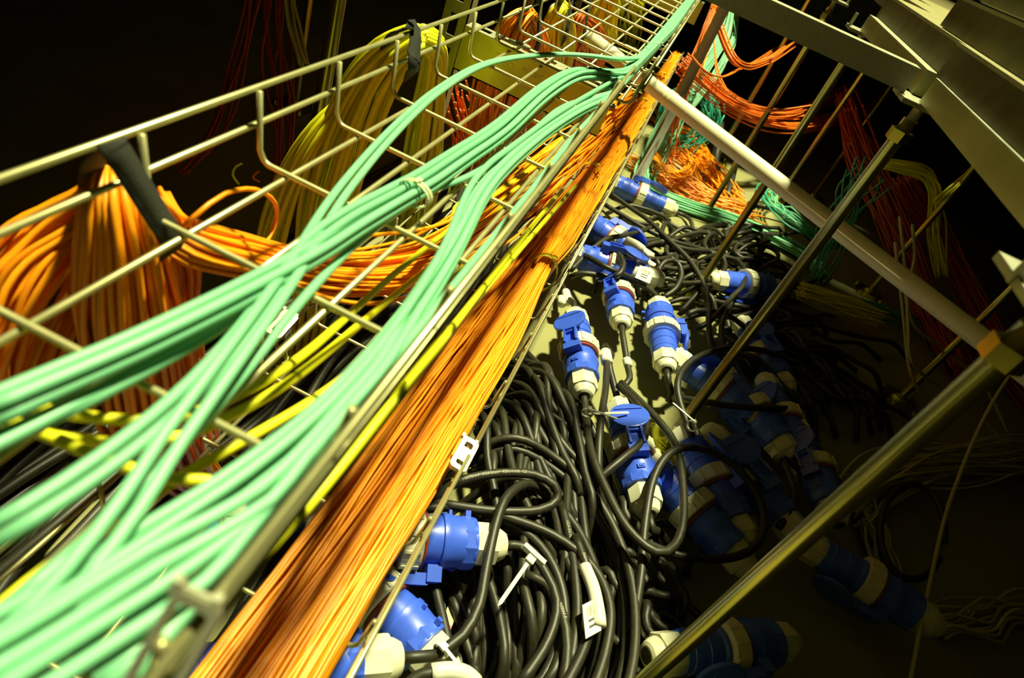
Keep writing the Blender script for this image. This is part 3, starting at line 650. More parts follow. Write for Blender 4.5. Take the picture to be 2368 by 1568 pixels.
# orange floor pile
def heap(cu, cv, n, ln, hgt, axis, spread, seed, m, label, group, r=0.0022, curl=0.3):
    c = Z(cu, cv, -0.54); ax = np.array([math.cos(axis), math.sin(axis), 0]); pr = np.array([-ax[1], ax[0], 0])
    for k in range(n):
        rg = random.Random(seed + k); o = rg.gauss(0, spread * 0.5); zz = FLOOR + 0.006 + abs(rg.gauss(0, 1)) * 0 + hgt * rg.random() * math.exp(-(o / spread) ** 2)
        s0 = rg.uniform(-0.15, 0.15) * ln; L_ = ln * rg.uniform(0.7, 1.15); pts = []
        p1, f1 = rg.uniform(0, 6.28), rg.uniform(0.6, 1.6)
        for j in range(8):
            q_ = j / 7 - 0.5
            w_ = o * (1 - 0.5 * abs(q_)) + curl * spread * math.sin(f1 * 6.28 * q_ + p1)
            pts.append(c + ax * (s0 + L_ * q_) + pr * w_ + np.array([0, 0, zz + 0.54 + 0.01 * math.sin(9 * q_ + p1)]) )
        tag(tube('loose_cable', pts, r, m, None, 6, 0.025), label, 'cord', group)
ax1 = Z(1650, 450, -0.54) - Z(1530, 300, -0.54); a1 = math.atan2(ax1[1], ax1[0])
heap(1600, 360, 60, 0.70, 0.07, a1, 0.075, 800, 'orange', 'orange cord in the long heap on the slab beyond the green bundle', 'long orange heap')
ax2 = Z(1660, 468, -0.54) - Z(1510, 395, -0.54); a2 = math.atan2(ax2[1], ax2[0])
heap(1585, 440, 44, 0.42, 0.05, a2, 0.05, 900, 'orange', 'orange cord in the short heap beside the green floor bundle', 'short orange heap')
for k in range(16):
    rg = random.Random(960 + k); c = Z(1548, 380, -0.50); R_ = rg.uniform(0.05, 0.085); ph = rg.uniform(0, 6.28); pts = []
    for j in range(10):
        a = ph + j * 0.7; pts.append(c + np.array([R_ * math.cos(a), 1.5 * R_ * math.sin(a), 0.03 * rg.random()]))
    tag(tube('loose_cable', pts, 0.0021, 'orange', None, 6, 0.02), 'orange cord curled in rings on top of the heaps', 'cord', 'orange rings')
# hanging orange loops in the distance
lp = [([(1575, 150), (1640, 205), (1700, 250), (1780, 285), (1860, 290), (1950, 270), (2040, 235), (2140, 180)], 16, 0.035, -0.20, -0.30),
      ([(1585, 135), (1630, 185), (1690, 232), (1760, 260), (1830, 262), (1900, 235), (1990, 190), (2080, 130)], 10, 0.022, -0.16, -0.26),
      ([(1655, 40), (1680, 105), (1700, 140), (1730, 152), (1770, 140), (1800, 125), (1880, 70)], 8, 0.012, -0.05, -0.10),
      ([(1600, 130), (1632, 165), (1670, 178), (1710, 160), (1750, 140), (1830, 90)], 2, 0.006, -0.10, -0.12),
      ([(1650, 90), (1660, 160), (1690, 215), (1740, 245), (1790, 255), (1880, 240)], 2, 0.01, -0.12, -0.2)]
for i, (pp, n, rad, z0, z1) in enumerate(lp):
    m_ = len(pp); spn = []
    for j, (u, v) in enumerate(pp):
        q_ = j / (m_ - 1); spn.append(Z(u, v, z0 + (z1 - z0) * math.sin(q_ * math.pi) * 1.0))
    lab = ['orange cord in the fat loop hanging behind the brass pedestals', 'orange cord in the middle loop hanging behind the pedestals', 'orange cord in the small loop under the grey stringer', 'lone orange cord strung near the grey post', 'orange cord bowing below the small loop'][i]
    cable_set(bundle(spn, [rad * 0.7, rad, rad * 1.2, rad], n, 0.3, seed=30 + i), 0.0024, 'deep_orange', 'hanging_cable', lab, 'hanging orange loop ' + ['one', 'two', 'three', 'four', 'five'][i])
# black sleeves standing near the far pedestal
for k, pp in enumerate([[(1665, 285, -0.42), (1662, 330, -0.46), (1655, 370, -0.5), (1660, 420, -0.53)], [(1700, 380, -0.5), (1690, 420, -0.5), (1680, 460, -0.53)]]):
    tag(tube('power_cable', px(pp), [0.020, 0.017][k] * 0.8, 'black', None, 10, 0.03), ['thick black sleeve standing by the far orange heap', 'second black sleeve near the far orange heap'][k], 'cable')

# ------------------------------------------------------------------ dim cables in the dark on the right
def dark(spn, n, rad, m, r, label, cat='cable', name='hanging_cable', jit=0.3, seed=1, squash=1.0):
    cable_set(bundle(spn, [rad * 0.8, rad, rad, rad * 0.9], n, jit, seed=seed, squash=squash), r, m, name, label, label + ' set', cat, 6, 0.025)
dark([Z(2040, 380, -0.18), Z(2100, 390, -0.16), Z(2145, 408, -0.16), Z(2160, 450, -0.2), Z(2165, 540, -0.3), Z(2180, 640, -0.4)], 14, 0.022, 'yellow', 0.0028, 'yellow cable in the knotted hank in the shade beyond the pedestals', seed=41)
dark([Z(2165, 470, -0.2), Z(2230, 410, -0.12), Z(2290, 350, -0.05)], 8, 0.012, 'yellow', 0.0028, 'yellow cable pulled up from the knotted hank', seed=42)
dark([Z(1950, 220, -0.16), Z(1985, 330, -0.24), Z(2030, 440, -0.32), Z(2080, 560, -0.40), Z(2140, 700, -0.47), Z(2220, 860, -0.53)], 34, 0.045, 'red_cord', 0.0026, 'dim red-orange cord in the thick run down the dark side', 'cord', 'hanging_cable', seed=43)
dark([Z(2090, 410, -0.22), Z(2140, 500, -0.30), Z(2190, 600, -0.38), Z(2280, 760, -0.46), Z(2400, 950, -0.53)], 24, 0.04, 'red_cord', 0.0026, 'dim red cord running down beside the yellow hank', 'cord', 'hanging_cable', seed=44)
for k, (pp, l) in enumerate([([(2080, 500, -0.15), (2095, 640, -0.25), (2100, 760, -0.32), (2110, 840, -0.36), (2180, 900, -0.42), (2260, 960, -0.46), (2340, 1040, -0.5)], 'olive cable hanging in a long bow in the shade'),
                             ([(2110, 520, -0.15), (2115, 600, -0.22), (2095, 680, -0.28), (2120, 760, -0.34), (2200, 820, -0.4), (2280, 900, -0.45), (2330, 1000, -0.5)], 'olive cable crossing over its neighbour in the shade'),
                             ([(2070, 560, -0.2), (2090, 740, -0.32), (2105, 860, -0.38), (2150, 940, -0.44), (2210, 1010, -0.5)], 'olive cable dropping straight in the shade')]):
    tag(tube('hanging_cable', px(pp), 0.0036, 'pale_cord', None, 8, 0.02), l, 'cable', 'olive hanging cables')
dark([Z(1850, 672, -0.50), Z(1920, 695, -0.5), Z(1990, 720, -0.5), Z(2040, 738, -0.5)], 26, 0.03, 'yellow', 0.003, 'yellow cable in the cut bundle lying on the slab', name='network_cable', jit=0.15, seed=45)
dark([Z(1990, 700, -0.53), Z(2080, 735, -0.53), Z(2180, 770, -0.53)], 8, 0.02, 'teal', 0.0026, 'dark green cable lying beyond the yellow bundle', name='network_cable', seed=46)
dark([Z(1960, 1180, -0.53), Z(2060, 1100, -0.52), Z(2180, 1070, -0.52), Z(2330, 1060, -0.52), Z(2480, 1060, -0.52)], 26, 0.055, 'pale_cord', 0.0030, 'pale cable in the loose mat on the shaded slab', name='network_cable', seed=47, squash=0.4)
dark([Z(1985, 1120, -0.53), Z(2020, 1220, -0.53), Z(2060, 1330, -0.53)], 12, 0.03, 'pale_cord', 0.0030, 'pale cable turning out of the mat towards the connector', name='network_cable', seed=48, squash=0.4)
dark([Z(2170, 1440, -0.53), Z(2260, 1430, -0.53), Z(2400, 1400, -0.53)], 12, 0.04, 'pale_cord', 0.0030, 'pale cable in the far corner bundle', name='network_cable', seed=49, squash=0.4)
tag(tube('hanging_cable', px([(2100, 1600, -0.50), (2150, 1350, -0.46), (2200, 1150, -0.40), (2290, 940, -0.30), (2400, 780, -0.2)]), 0.0035, 'pale_cord', None, 8), 'single dark cable slanting past the brass pedestal tube', 'cable')
pts = [Z(2110 + 75 * math.cos(a), 1230 + 110 * math.sin(a), -0.50) for a in np.linspace(0.6, 6.5, 16)]
tag(tube('power_cable', pts, 0.0065, 'black', None, 8), 'black cable ring lying on the pale mat', 'cable')

# ------------------------------------------------------------------ blue industrial connectors
CM = {}
def cmesh():
    CM['gland_nut'] = MB().lathe([(0.000, 0.0125), (0.002, 0.0165), (0.009, 0.0205), (0.016, 0.0225), (0.017, 0.0225)], 20).lathe([(0.016, 0.0262), (0.018, 0.0275), (0.044, 0.0275), (0.047, 0.0255)], 8, 1).mesh('gland_nut', 'cream')
    CM['gland_mouth'] = MB().lathe([(-0.0006, 0.0105), (0.0, 0.0105)], 16).mesh('gland_mouth', 'ink')
    CM['plug_body'] = MB().lathe([(0.044, 0.0225), (0.046, 0.0265), (0.056, 0.0270), (0.057, 0.0282), (0.068, 0.0286), (0.069, 0.0272), (0.080, 0.0276), (0.081, 0.0290), (0.090, 0.0292), (0.091, 0.0276), (0.104, 0.0276), (0.106, 0.031), (0.128, 0.031)], 30).mesh('plug_body', 'blue', True)
    r = MB().lathe([(0.112, 0.0335), (0.113, 0.0395), (0.136, 0.0395), (0.138, 0.0375), (0.138, 0.0335)], 36)
    for k in range(12):
        a = 2 * math.pi * k / 12
        r.add(*(lambda b: (b.V, b.F))(MB().box((0.114, -0.0016, 0.038), (0.135, 0.0016, 0.0412)).xf(Matrix.Rotation(a, 4, 'X'))))
    CM['locking_ring'] = r.mesh('locking_ring', 'cream')
    CM['seal'] = MB().lathe([(0.1385, 0.0325), (0.140, 0.0350), (0.1425, 0.0350), (0.1435, 0.0325)], 30).mesh('seal', 'red_seal', True)
    CM['socket_body'] = MB().lathe([(0.138, 0.030), (0.150, 0.0305), (0.162, 0.0315), (0.163, 0.0345), (0.168, 0.0350), (0.172, 0.0335), (0.186, 0.0322), (0.202, 0.0308), (0.203, 0.0318), (0.207, 0.0318), (0.208, 0.0255)], 30).lathe([(0.190, 0.0322), (0.194, 0.0332), (0.206, 0.0326)], 10, 1).mesh('socket_body', 'blue', False)
    CM['grip_mark'] = MB().box((0.178, -0.006, 0.030), (0.186, 0.006, 0.0345)).box((0.181, -0.003, 0.034), (0.184, 0.003, 0.036)).mesh('grip_mark', 'blue_lid')
    CM['hinge_bracket'] = MB().box((0.112, -0.013, 0.040), (0.150, -0.0095, 0.054)).box((0.112, 0.0095, 0.040), (0.150, 0.013, 0.054)).box((0.116, -0.010, 0.041), (0.148, 0.010, 0.044)).box((0.148, -0.016, 0.030), (0.166, 0.016, 0.050)).mesh('hinge_bracket', 'blue_lid')
    ld_ = MB().lathe([(0.0, 0.031), (0.001, 0.033), (0.006, 0.0335), (0.007, 0.0315)], 30).xf(Matrix.Translation((0.084, 0, 0.042)) @ Matrix.Rotation(math.radians(-10), 4, 'Y') @ Matrix.Rotation(-math.pi / 2, 4, 'Y'))
    ld_.add(*(lambda b: (b.V, b.F))(MB().box((0.098, -0.010, 0.044), (0.120, 0.010, 0.050))))
    CM['lid'] = ld_.mesh('lid', 'blue_lid')
    CM['lid_bar'] = MB().box((0.066, -0.024, 0.0475), (0.068, 0.024, 0.0485)).mesh('lid_bar', 'blue_lid')
    CM['peg'] = MB().box((0.196, -0.003, -0.040), (0.203, 0.003, -0.030)).box((0.174, -0.002, -0.039), (0.178, 0.002, -0.033)).mesh('peg', 'blue_lid')
cmesh()
for k_, me_ in CM.items():
    me_.polygons.foreach_set('use_smooth', [True] * len(me_.polygons)); me_.set_sharp_from_angle(angle=math.radians(33))
def connector(a, b, label, za=-0.485, zb=-0.485, roll=0.0, lid=True, scale=1.0, group='blue power connectors', shift=0.0):
    A = Z(a[0], a[1], za); B = Z(b[0], b[1], zb); d_ = Vector(B - A); L_ = d_.length; d_.normalize()
    s = scale; mid = Vector((A + B) / 2) + d_ * shift
    t = empty('power_connector', mid - d_ * 0.126 * s)
    x = d_; up = Vector((0, 0, 1)); y = up.cross(x).normalized(); z = x.cross(y)
    Mr = Matrix((x, y, z)).transposed() @ Matrix.Rotation(roll, 3, 'X')
    t.rotation_euler = Mr.to_euler(); t.scale = (s, s, s)
    g1 = link('gland_nut', CM['gland_nut'], t); link('gland_mouth', CM['gland_mouth'], g1)
    g2 = link('gland_nut', CM['gland_nut'], t, (0.252, 0, 0)); g2.rotation_euler = (0, 0, math.pi); link('gland_mouth', CM['gland_mouth'], g2)
    link('plug_body', CM['plug_body'], t); link('locking_ring', CM['locking_ring'], t); link('seal', CM['seal'], t)
    sb = link('socket_body', CM['socket_body'], t); link('grip_mark', CM['grip_mark'], sb); link('peg', CM['peg'], sb)
    if lid:
        hb = link('hinge_bracket', CM['hinge_bracket'], t)
        l_ = link('lid', CM['lid'], t); link('lid_bar', CM['lid_bar'], l_)
    tag(t, label, 'connector', group)
    return mid - d_ * 0.126 * s, mid + d_ * 0.126 * s, d_
CON = {}
def K(key, a, b, label, **kw): CON[key] = connector(a, b, label, **kw)
K('c1', (1328, 712), (1352, 930), 'blue connector pair with its lid folded back, right beside the tray rim', roll=0.75)
K('c2', (1418, 560), (1442, 795), 'blue connector with a gaping cream ring next to the looped cable', roll=0.9, za=-0.50, shift=0.042, scale=0.95)
K('c3', (1546, 890), (1518, 672), 'blue connector pair with upright cream ring and side latch', roll=1.25)
K('c4', (1412, 862), (1500, 1190), 'blue connector pair with round lid lying flat below the rim-side one', roll=0.35, za=-0.49, zb=-0.475, shift=0.04)
K('c5', (1528, 1098), (1680, 1262), 'half shaded blue connector beside the double cable loop', roll=-2.4)
K('c6', (1588, 1012), (1712, 1225), 'shaded blue connector with cream dome touching the cable loop', roll=-0.5)
K('c7', (1665, 1028), (1812, 1200), 'dark blue connector next to the cream-domed one', roll=0.4)
K('c8', (1500, 640), (1335, 592), 'blue connector carrying the barcode label', roll=0.2, za=-0.47, zb=-0.49)
K('c9', (1475, 590), (1370, 520), 'half buried blue connector under the black cables', roll=1.0, za=-0.51, zb=-0.51)
K('c10', (1635, 645), (1810, 668), 'dark blue connector under the cream pipe side pedestal', roll=2.6)
K('c11', (1580, 842), (1740, 960), 'blue connector vanishing behind the brass pedestal', roll=-1.5)
K('c12', (1535, 476), (1425, 428), 'distant blue connector by the grey post', roll=0.6, za=-0.52, zb=-0.52)
K('c13', (880, 1240), (1168, 1262), 'blue connector with cream gland poking out from under the tray rim', roll=2.0, za=-0.45, zb=-0.45, shift=-0.045)
K('c14', (800, 1300), (955, 1470), 'blue connector with ribbed cream gland in the shade of the rim', roll=2.6, za=-0.49, zb=-0.49)
K('c15', (660, 1545), (932, 1522), 'blue connector whose big cream gland lies by the white cable tie', roll=2.0, za=-0.44, zb=-0.44, shift=-0.068)
K('c16', (1462, 1520), (1860, 1478), 'large blue connector lying under the nearest brass pedestal', roll=1.3, za=-0.46, zb=-0.47)
K('c17', (1890, 1275), (2120, 1420), 'deeply shaded blue connector beyond the nearest pedestal', roll=2.0, za=-0.49)
K('c18', (1845, 1000), (1925, 1180), 'dark blue connector lying by the pale cable mat', roll=1.0)
K('c19', (1690, 890), (1790, 1010), 'dark blue connector with cream gland in the shade behind the pedestal base', roll=2.2)
K('c20', (1780, 905), (1845, 1040), 'darkest blue connector with cream ring next to the shaded gland', roll=1.2)
K('c21', (640, 1195), (430, 1215), 'blue connector seen through the mesh below the green cables', roll=1.2, za=-0.50, zb=-0.50)
K('c23', (1730, 770), (1800, 870), 'small shaded blue connector among the black cables in the shade', roll=0.3, za=-0.51, zb=-0.51)

# ------------------------------------------------------------------ black power cables
BR = 0.0066
def black(pts, label, group=None, r=BR, step=0.014):
    pts = [np.array(p_, float) for p_ in pts]
    if group:                                           # loose runs dive under their neighbours at both ends
        pts[0][2] = min(pts[0][2], FLOOR + 0.008); pts[-1][2] = min(pts[-1][2], FLOOR + 0.008)
    o = tube('power_cable', pts, r, 'black', None, 10, step); tag(o, label, 'cable', group); return o
def start(key, end, ln=0.03):
    A, B, d_ = CON[key]
    return [np.array(A + d_ * 0.004), np.array(A - d_ * ln)] if end == 0 else [np.array(B - d_ * 0.004), np.array(B + d_ * ln)]
LOOP = px([(990, 1165, -0.47), (1040, 1125, -0.445), (1085, 1106, -0.435), (1160, 1094, -0.43), (1235, 1098, -0.43), (1282, 1122, -0.43), (1288, 1156, -0.44), (1245, 1180, -0.445), (1150, 1182, -0.45), (1030, 1166, -0.46), (960, 1150, -0.48)])
black(LOOP, 'printed black cable bent in a narrow loop beside the rim coupler')
black(start('c15', 1) + px([(1010, 1512, -0.445), (1070, 1470, -0.44), (1108, 1400, -0.435), (1125, 1310, -0.43), (1150, 1200, -0.42), (1178, 1142, -0.42), (1230, 1120, -0.44), (1300, 1170, -0.47)]), 'black cable arching up from the big cream gland')
black(px([(960, 1180, -0.47), (1050, 1172, -0.46), (1150, 1190, -0.455), (1280, 1238, -0.45), (1370, 1310, -0.445), (1410, 1400, -0.44), (1402, 1500, -0.44), (1370, 1600, -0.44)]), 'black cable sweeping round outside the coil')
black(start('c13', 1) + px([(1250, 1305, -0.45), (1288, 1390, -0.45), (1268, 1480, -0.455), (1205, 1580, -0.46)]), 'black cable leaving the rim-side gland into the coil')
black(start('c1', 1) + px([(1366, 1040, -0.45), (1402, 1132, -0.44), (1450, 1220, -0.435), (1515, 1276, -0.43), (1560, 1262, -0.43), (1580, 1200, -0.425), (1577, 1100, -0.425), (1560, 1025, -0.43), (1525, 975, -0.44), (1480, 928, -0.46), (1436, 885, -0.48)]), 'black cable hanging from the folded-lid connector in a big loop')
black(px([(1462, 1460, -0.48), (1482, 1330, -0.46), (1492, 1210, -0.445), (1512, 1105, -0.43), (1552, 1046, -0.42), (1612, 1036, -0.42), (1690, 1070, -0.42), (1748, 1138, -0.43), (1768, 1205, -0.44), (1748, 1262, -0.45), (1690, 1290, -0.455), (1600, 1290, -0.455), (1548, 1278, -0.46), (1480, 1250, -0.48)]), 'black cable making the wide loop across the half shaded connectors')
black(px([(1404, 832, -0.47), (1400, 900, -0.45), (1388, 985, -0.44), (1384, 1080, -0.455), (1390, 1160, -0.48)]), 'black cable passing straight over the lid of the flat connector')
black(px([(1430, 892, -0.47), (1470, 930, -0.45), (1494, 972, -0.44), (1486, 1020, -0.435), (1443, 1058, -0.435), (1395, 1098, -0.45), (1340, 1150, -0.48)]), 'black cable hooking around the cream ring of the flat connector')
black(start('c2', 1) + px([(1452, 850, -0.50), (1456, 876, -0.50), (1436, 900, -0.51)]), 'short black cable under the gaping-ring connector')
black(start('c3', 0) + px([(1552, 905, -0.51), (1545, 930, -0.53)]), 'black cable tail below the upright-ring connector')
black(start('c3', 1) + px([(1522, 628, -0.47), (1540, 604, -0.455), (1566, 606, -0.455), (1576, 634, -0.465), (1562, 668, -0.48), (1530, 690, -0.5)]), 'black cable curled in a tight loop above the upright-ring connector')
black(px([(1412, 448, -0.50), (1460, 482, -0.49), (1500, 510, -0.48), (1550, 558, -0.475), (1593, 600, -0.475), (1624, 650, -0.48), (1640, 700, -0.49)]), 'long straight black cable crossing the far pile diagonally')
black(px([(1400, 474, -0.5), (1440, 498, -0.495), (1490, 528, -0.49), (1554, 557, -0.485), (1620, 575, -0.49), (1670, 592, -0.49), (1730, 620, -0.5)]), 'long black cable crossing the far pile below the pipe')
black(px([(1320, 625, -0.49), (1353, 592, -0.475), (1398, 555, -0.46), (1440, 545, -0.46), (1478, 536, -0.47), (1520, 520, -0.5)]), 'black cable humping over the half buried connector')
black(px([(1320, 640, -0.50), (1345, 632, -0.48), (1398, 638, -0.47), (1450, 648, -0.465), (1500, 668, -0.475), (1530, 700, -0.49)]), 'black cable crossing in front of the barcode connector')
black(px([(1352, 590, -0.47), (1398, 616, -0.445), (1440, 634, -0.45), (1480, 650, -0.46)]), 'black cable lying across the barcode connector')
black(px([(1408, 560, -0.47), (1432, 590, -0.44), (1442, 612, -0.435), (1434, 632, -0.44), (1420, 640, -0.45)]), 'black cable bent over the cream ring of the barcode connector')
black(start('c4', 1) + px([(1525, 1230, -0.5), (1560, 1280, -0.52)]), 'black cable tail below the flat connector')
black(start('c4', 0) + px([(1408, 842, -0.47), (1414, 822, -0.47), (1400, 800, -0.5)]), 'short black cable entering the flat connector from above')
black(start('c1', 0) + px([(1312, 690, -0.5), (1300, 660, -0.52)]), 'short black cable above the folded-lid connector')
black(px([(1605, 760, -0.5), (1640, 745, -0.48), (1690, 690, -0.47), (1718, 660, -0.46), (1722, 625, -0.47), (1700, 600, -0.48), (1650, 590, -0.5)]), 'black cable arching beside the dark connector')
black(px([(1615, 640, -0.5), (1635, 700, -0.48), (1640, 760, -0.48), (1650, 810, -0.49), (1690, 860, -0.51)]), 'black cable descending past the pedestal foot')
black(px([(1690, 700, -0.48), (1670, 745, -0.47), (1672, 790, -0.47), (1700, 830, -0.48), (1760, 870, -0.5)]), 'black cable swinging into the shade')
black(px([(1590, 730, -0.49), (1610, 718, -0.48), (1680, 728, -0.48), (1740, 770, -0.5)]), 'black cable leaving the looped connector sideways')
black(px([(1600, 1010, -0.46), (1572, 930, -0.45), (1568, 880, -0.44), (1592, 840, -0.44), (1640, 815, -0.44), (1700, 805, -0.45), (1780, 815, -0.47), (1880, 860, -0.5), (2000, 900, -0.53)]), 'black cable curving round the cream gland into the shade')
black(px([(1560, 920, -0.5), (1600, 925, -0.45), (1700, 940, -0.44), (1800, 945, -0.45), (1880, 940, -0.48)]), 'black cable lying over the shaded connectors')
black(start('c19', 1) + px([(1810, 1060, -0.47), (1830, 1110, -0.46), (1835, 1170, -0.46), (1800, 1220, -0.48)]), 'black cable with tape tag in the shade')
# concentric coil near the tray rim
for k in range(16):
    rg = random.Random(1200 + k); R_ = 120 + k * 16 + rg.uniform(-6, 6); zz = -0.535 + 0.075 * (k % 5) / 4 - 0.01 * rg.random()
    c0 = (1130 + rg.uniform(-12, 12), 1440 + rg.uniform(-20, 20)); pts = []
    a0, a1_ = math.radians(rg.uniform(-115, -85)), math.radians(rg.uniform(50, 80))
    for j in range(9):
        a = a0 + (a1_ - a0) * j / 8; pts.append(Z(c0[0] + R_ * math.cos(a), c0[1] + R_ * 1.25 * math.sin(a), zz + 0.006 * math.sin(j + k)))
    black(pts, 'black cable lying in the round coil beside the rim', 'round black coil')
# cables running back along the rim under and over each other
for k in range(46):
    rg = random.Random(1300 + k); u0 = rg.uniform(1120, 1330); v0 = rg.uniform(820, 980)
    du = rg.uniform(-40, 260); zz = -0.54 + 0.07 * rg.random(); bow = rg.uniform(-60, 70)
    u1 = u0 + du; v1 = rg.uniform(1350, 1620); pts = []
    for j in range(7):
        q_ = j / 6; pts.append(Z(u0 + (u1 - u0) * q_ + bow * math.sin(math.pi * q_) + rg.uniform(-8, 8), v0 + (v1 - v0) * q_, zz + 0.012 * math.sin(5 * q_ + k)))
    black(pts, 'black cable in the matted run between the rim and the connectors', 'matted black run')
for k in range(24):
    rg = random.Random(1400 + k); u0 = rg.uniform(1170, 1260); v0 = rg.uniform(780, 900); pts = []
    u1, v1 = rg.uniform(1330, 1440), rg.uniform(1050, 1300); zz = -0.515 + 0.05 * rg.random()
    for j in range(6):
        q_ = j / 5; pts.append(Z(u0 + (u1 - u0) * q_ + 25 * math.sin(3 * q_ + k), v0 + (v1 - v0) * q_ + rg.uniform(-6, 6), zz + 0.01 * math.sin(4 * q_)))
    black(pts, 'black cable slanting from the rim towards the flat connector', 'slanting black run')
for k in range(22):
    rg = random.Random(1450 + k); u0 = rg.uniform(960, 1180); v0 = rg.uniform(1240, 1330); u1 = u0 + rg.uniform(-10, 90); v1 = rg.uniform(1500, 1640); zz = -0.545 + 0.05 * rg.random(); bow = rg.uniform(-10, 50)
    pts = [Z(u0 + (u1 - u0) * q_ + bow * math.sin(math.pi * q_), v0 + (v1 - v0) * q_, zz + 0.006 * math.sin(5 * q_ + k)) for q_ in np.linspace(0, 1, 6)]
    black(pts, 'black cable inside the round coil below the rim-side gland', 'inner coil turns')
# tangle of the far pile
for k in range(70):
    rg = random.Random(1500 + k); cu, cv = rg.uniform(1420, 1820), rg.uniform(500, 760)
    if cv > 640 and cu < 1600: cu = rg.uniform(1600, 1850)
    ang = rg.uniform(-0.5, 0.9); L_ = rg.uniform(90, 240); bow = rg.uniform(-70, 70); zz = -0.545 + 0.05 * rg.random(); pts = []
    for j in range(6):
        q_ = j / 5 - 0.5; b_ = bow * math.cos(math.pi * q_) * 0.6
        pts.append(Z(cu + L_ * q_ * math.cos(ang) - b_ * math.sin(ang), cv + L_ * q_ * math.sin(ang) * 0.7 + b_ * math.cos(ang) * 0.6, zz + 0.008 * math.sin(6 * q_ + k)))
    black(pts, 'black cable in the far tangle under the pipe', 'far black tangle')
for k in range(12):                                      # loops in the far pile
    rg = random.Random(1600 + k); cu, cv = rg.uniform(1480, 1760), rg.uniform(530, 640); R_ = rg.uniform(30, 75); ph = rg.uniform(0, 6.28); zz = -0.50 + 0.02 * rg.random()
    pts = [Z(cu + R_ * 1.3 * math.cos(ph + j * 0.6), cv + R_ * 0.6 * math.sin(ph + j * 0.6), zz) for j in range(8)]
    black(pts, 'black cable turning a bend in the far tangle', 'far black bends')
for k in range(34):                                      # fan of cables running into the shade
    rg = random.Random(1700 + k); u0, v0 = rg.uniform(1640, 1860), rg.uniform(700, 840); u1 = u0 + rg.uniform(120, 330); v1 = v0 + rg.uniform(70, 240); zz = -0.54 + 0.05 * rg.random()
    pts = [Z(u0 + (u1 - u0) * q_ , v0 + (v1 - v0) * (q_ ** 0.8) + rg.uniform(-4, 4) - 30 * math.sin(math.pi * q_) * rg.random(), zz) for q_ in np.linspace(0, 1, 6)]
    black(pts, 'black cable fanning out into the shade right of the pedestal', 'shaded black fan')
for k in range(24):                                      # short bends near the bottom of the coil and under connectors
    rg = random.Random(1800 + k); cu, cv = rg.uniform(1420, 1600), rg.uniform(1180, 1480); ang = rg.uniform(0.2, 1.5); L_ = rg.uniform(90, 200); bow = rg.uniform(-40, 40); zz = -0.54 + 0.05 * rg.random()
    pts = [Z(cu + L_ * q_ * math.cos(ang) - bow * math.cos(math.pi * q_) * math.sin(ang), cv + L_ * q_ * math.sin(ang) + bow * math.cos(math.pi * q_) * math.cos(ang), zz) for q_ in np.linspace(-0.5, 0.5, 6)]
    black(pts, 'black cable bent under the half shaded connectors', 'black bends under connectors')
for k in range(46):                                      # cables below the tray itself
    rg = random.Random(1900 + k); x0 = rg.uniform(-0.30, 0.2); zz = -0.545 + 0.05 * rg.random()
    black([(x0 + 0.03 * math.sin(j * 1.3 + k), -0.15 + j * 0.2, zz + 0.006 * math.sin(j * 2 + k)) for j in range(9)], 'black cable running along the slab beneath the trays', 'black cables beneath the trays')

# ------------------------------------------------------------------ print on cables
def print_on(P, body, s0, size, rc, ang, parent_label):
    V, F = text_mesh(body, size); P = spline(P, 0.006); T, N, B = frames(P)
    s = np.concatenate([[0], np.cumsum(np.linalg.norm(np.diff(P, axis=0), axis=1))])
    out = []
    for vx, vy, _ in V:
        d_ = s0 + vx; p_ = np.array([np.interp(d_, s, P[:, i]) for i in range(3)])
        i = min(np.searchsorted(s, d_), len(P) - 1)
        up_ = np.array([0, 0, 1.0]) - T[i] * T[i][2]; up_ /= np.linalg.norm(up_); sd = np.cross(up_, T[i])
        a = ang + (vy - size * 0.35) / rc
        out.append(p_ + (up_ * math.cos(a) + sd * math.sin(a)) * (rc + 0.0002))
    return mesh('lettering', out, F, 'black_print', False)
host = [o for o in bpy.data.objects if o.get('label') == 'printed black cable bent in a narrow loop beside the rim coupler'][0]
link('lettering', print_on(LOOP, 'H07RN-F  3G4.0mm\u00b2  KBU-HAR  CE', 0.055, 0.0062, BR, -0.25, ''), host)
PR = [(px([(1330, 1240, -0.445), (1362, 1330, -0.44), (1372, 1410, -0.44), (1350, 1500, -0.44), (1300, 1600, -0.44)]), '366mm  ELOT  <HAR>  CE', 'black cable lettered ELOT HAR curving down the coil'),
      (px([(1300, 1170, -0.46), (1318, 1250, -0.455), (1330, 1330, -0.45), (1335, 1420, -0.45), (1320, 1540, -0.45)]), '1324 EG HAR  CE', 'black cable lettered 1324 inside the coil'),
      (px([(1215, 1330, -0.46), (1262, 1350, -0.455), (1300, 1420, -0.45), (1312, 1500, -0.45), (1300, 1600, -0.45)]), 'HAR  CE  H07RN-F', 'black cable lettered HAR CE on the inner coil turn')]
for P, body, l in PR:
    o = black(P, l); link('lettering', print_on(P, body, 0.03, 0.0062, BR, -0.1, ''), o)

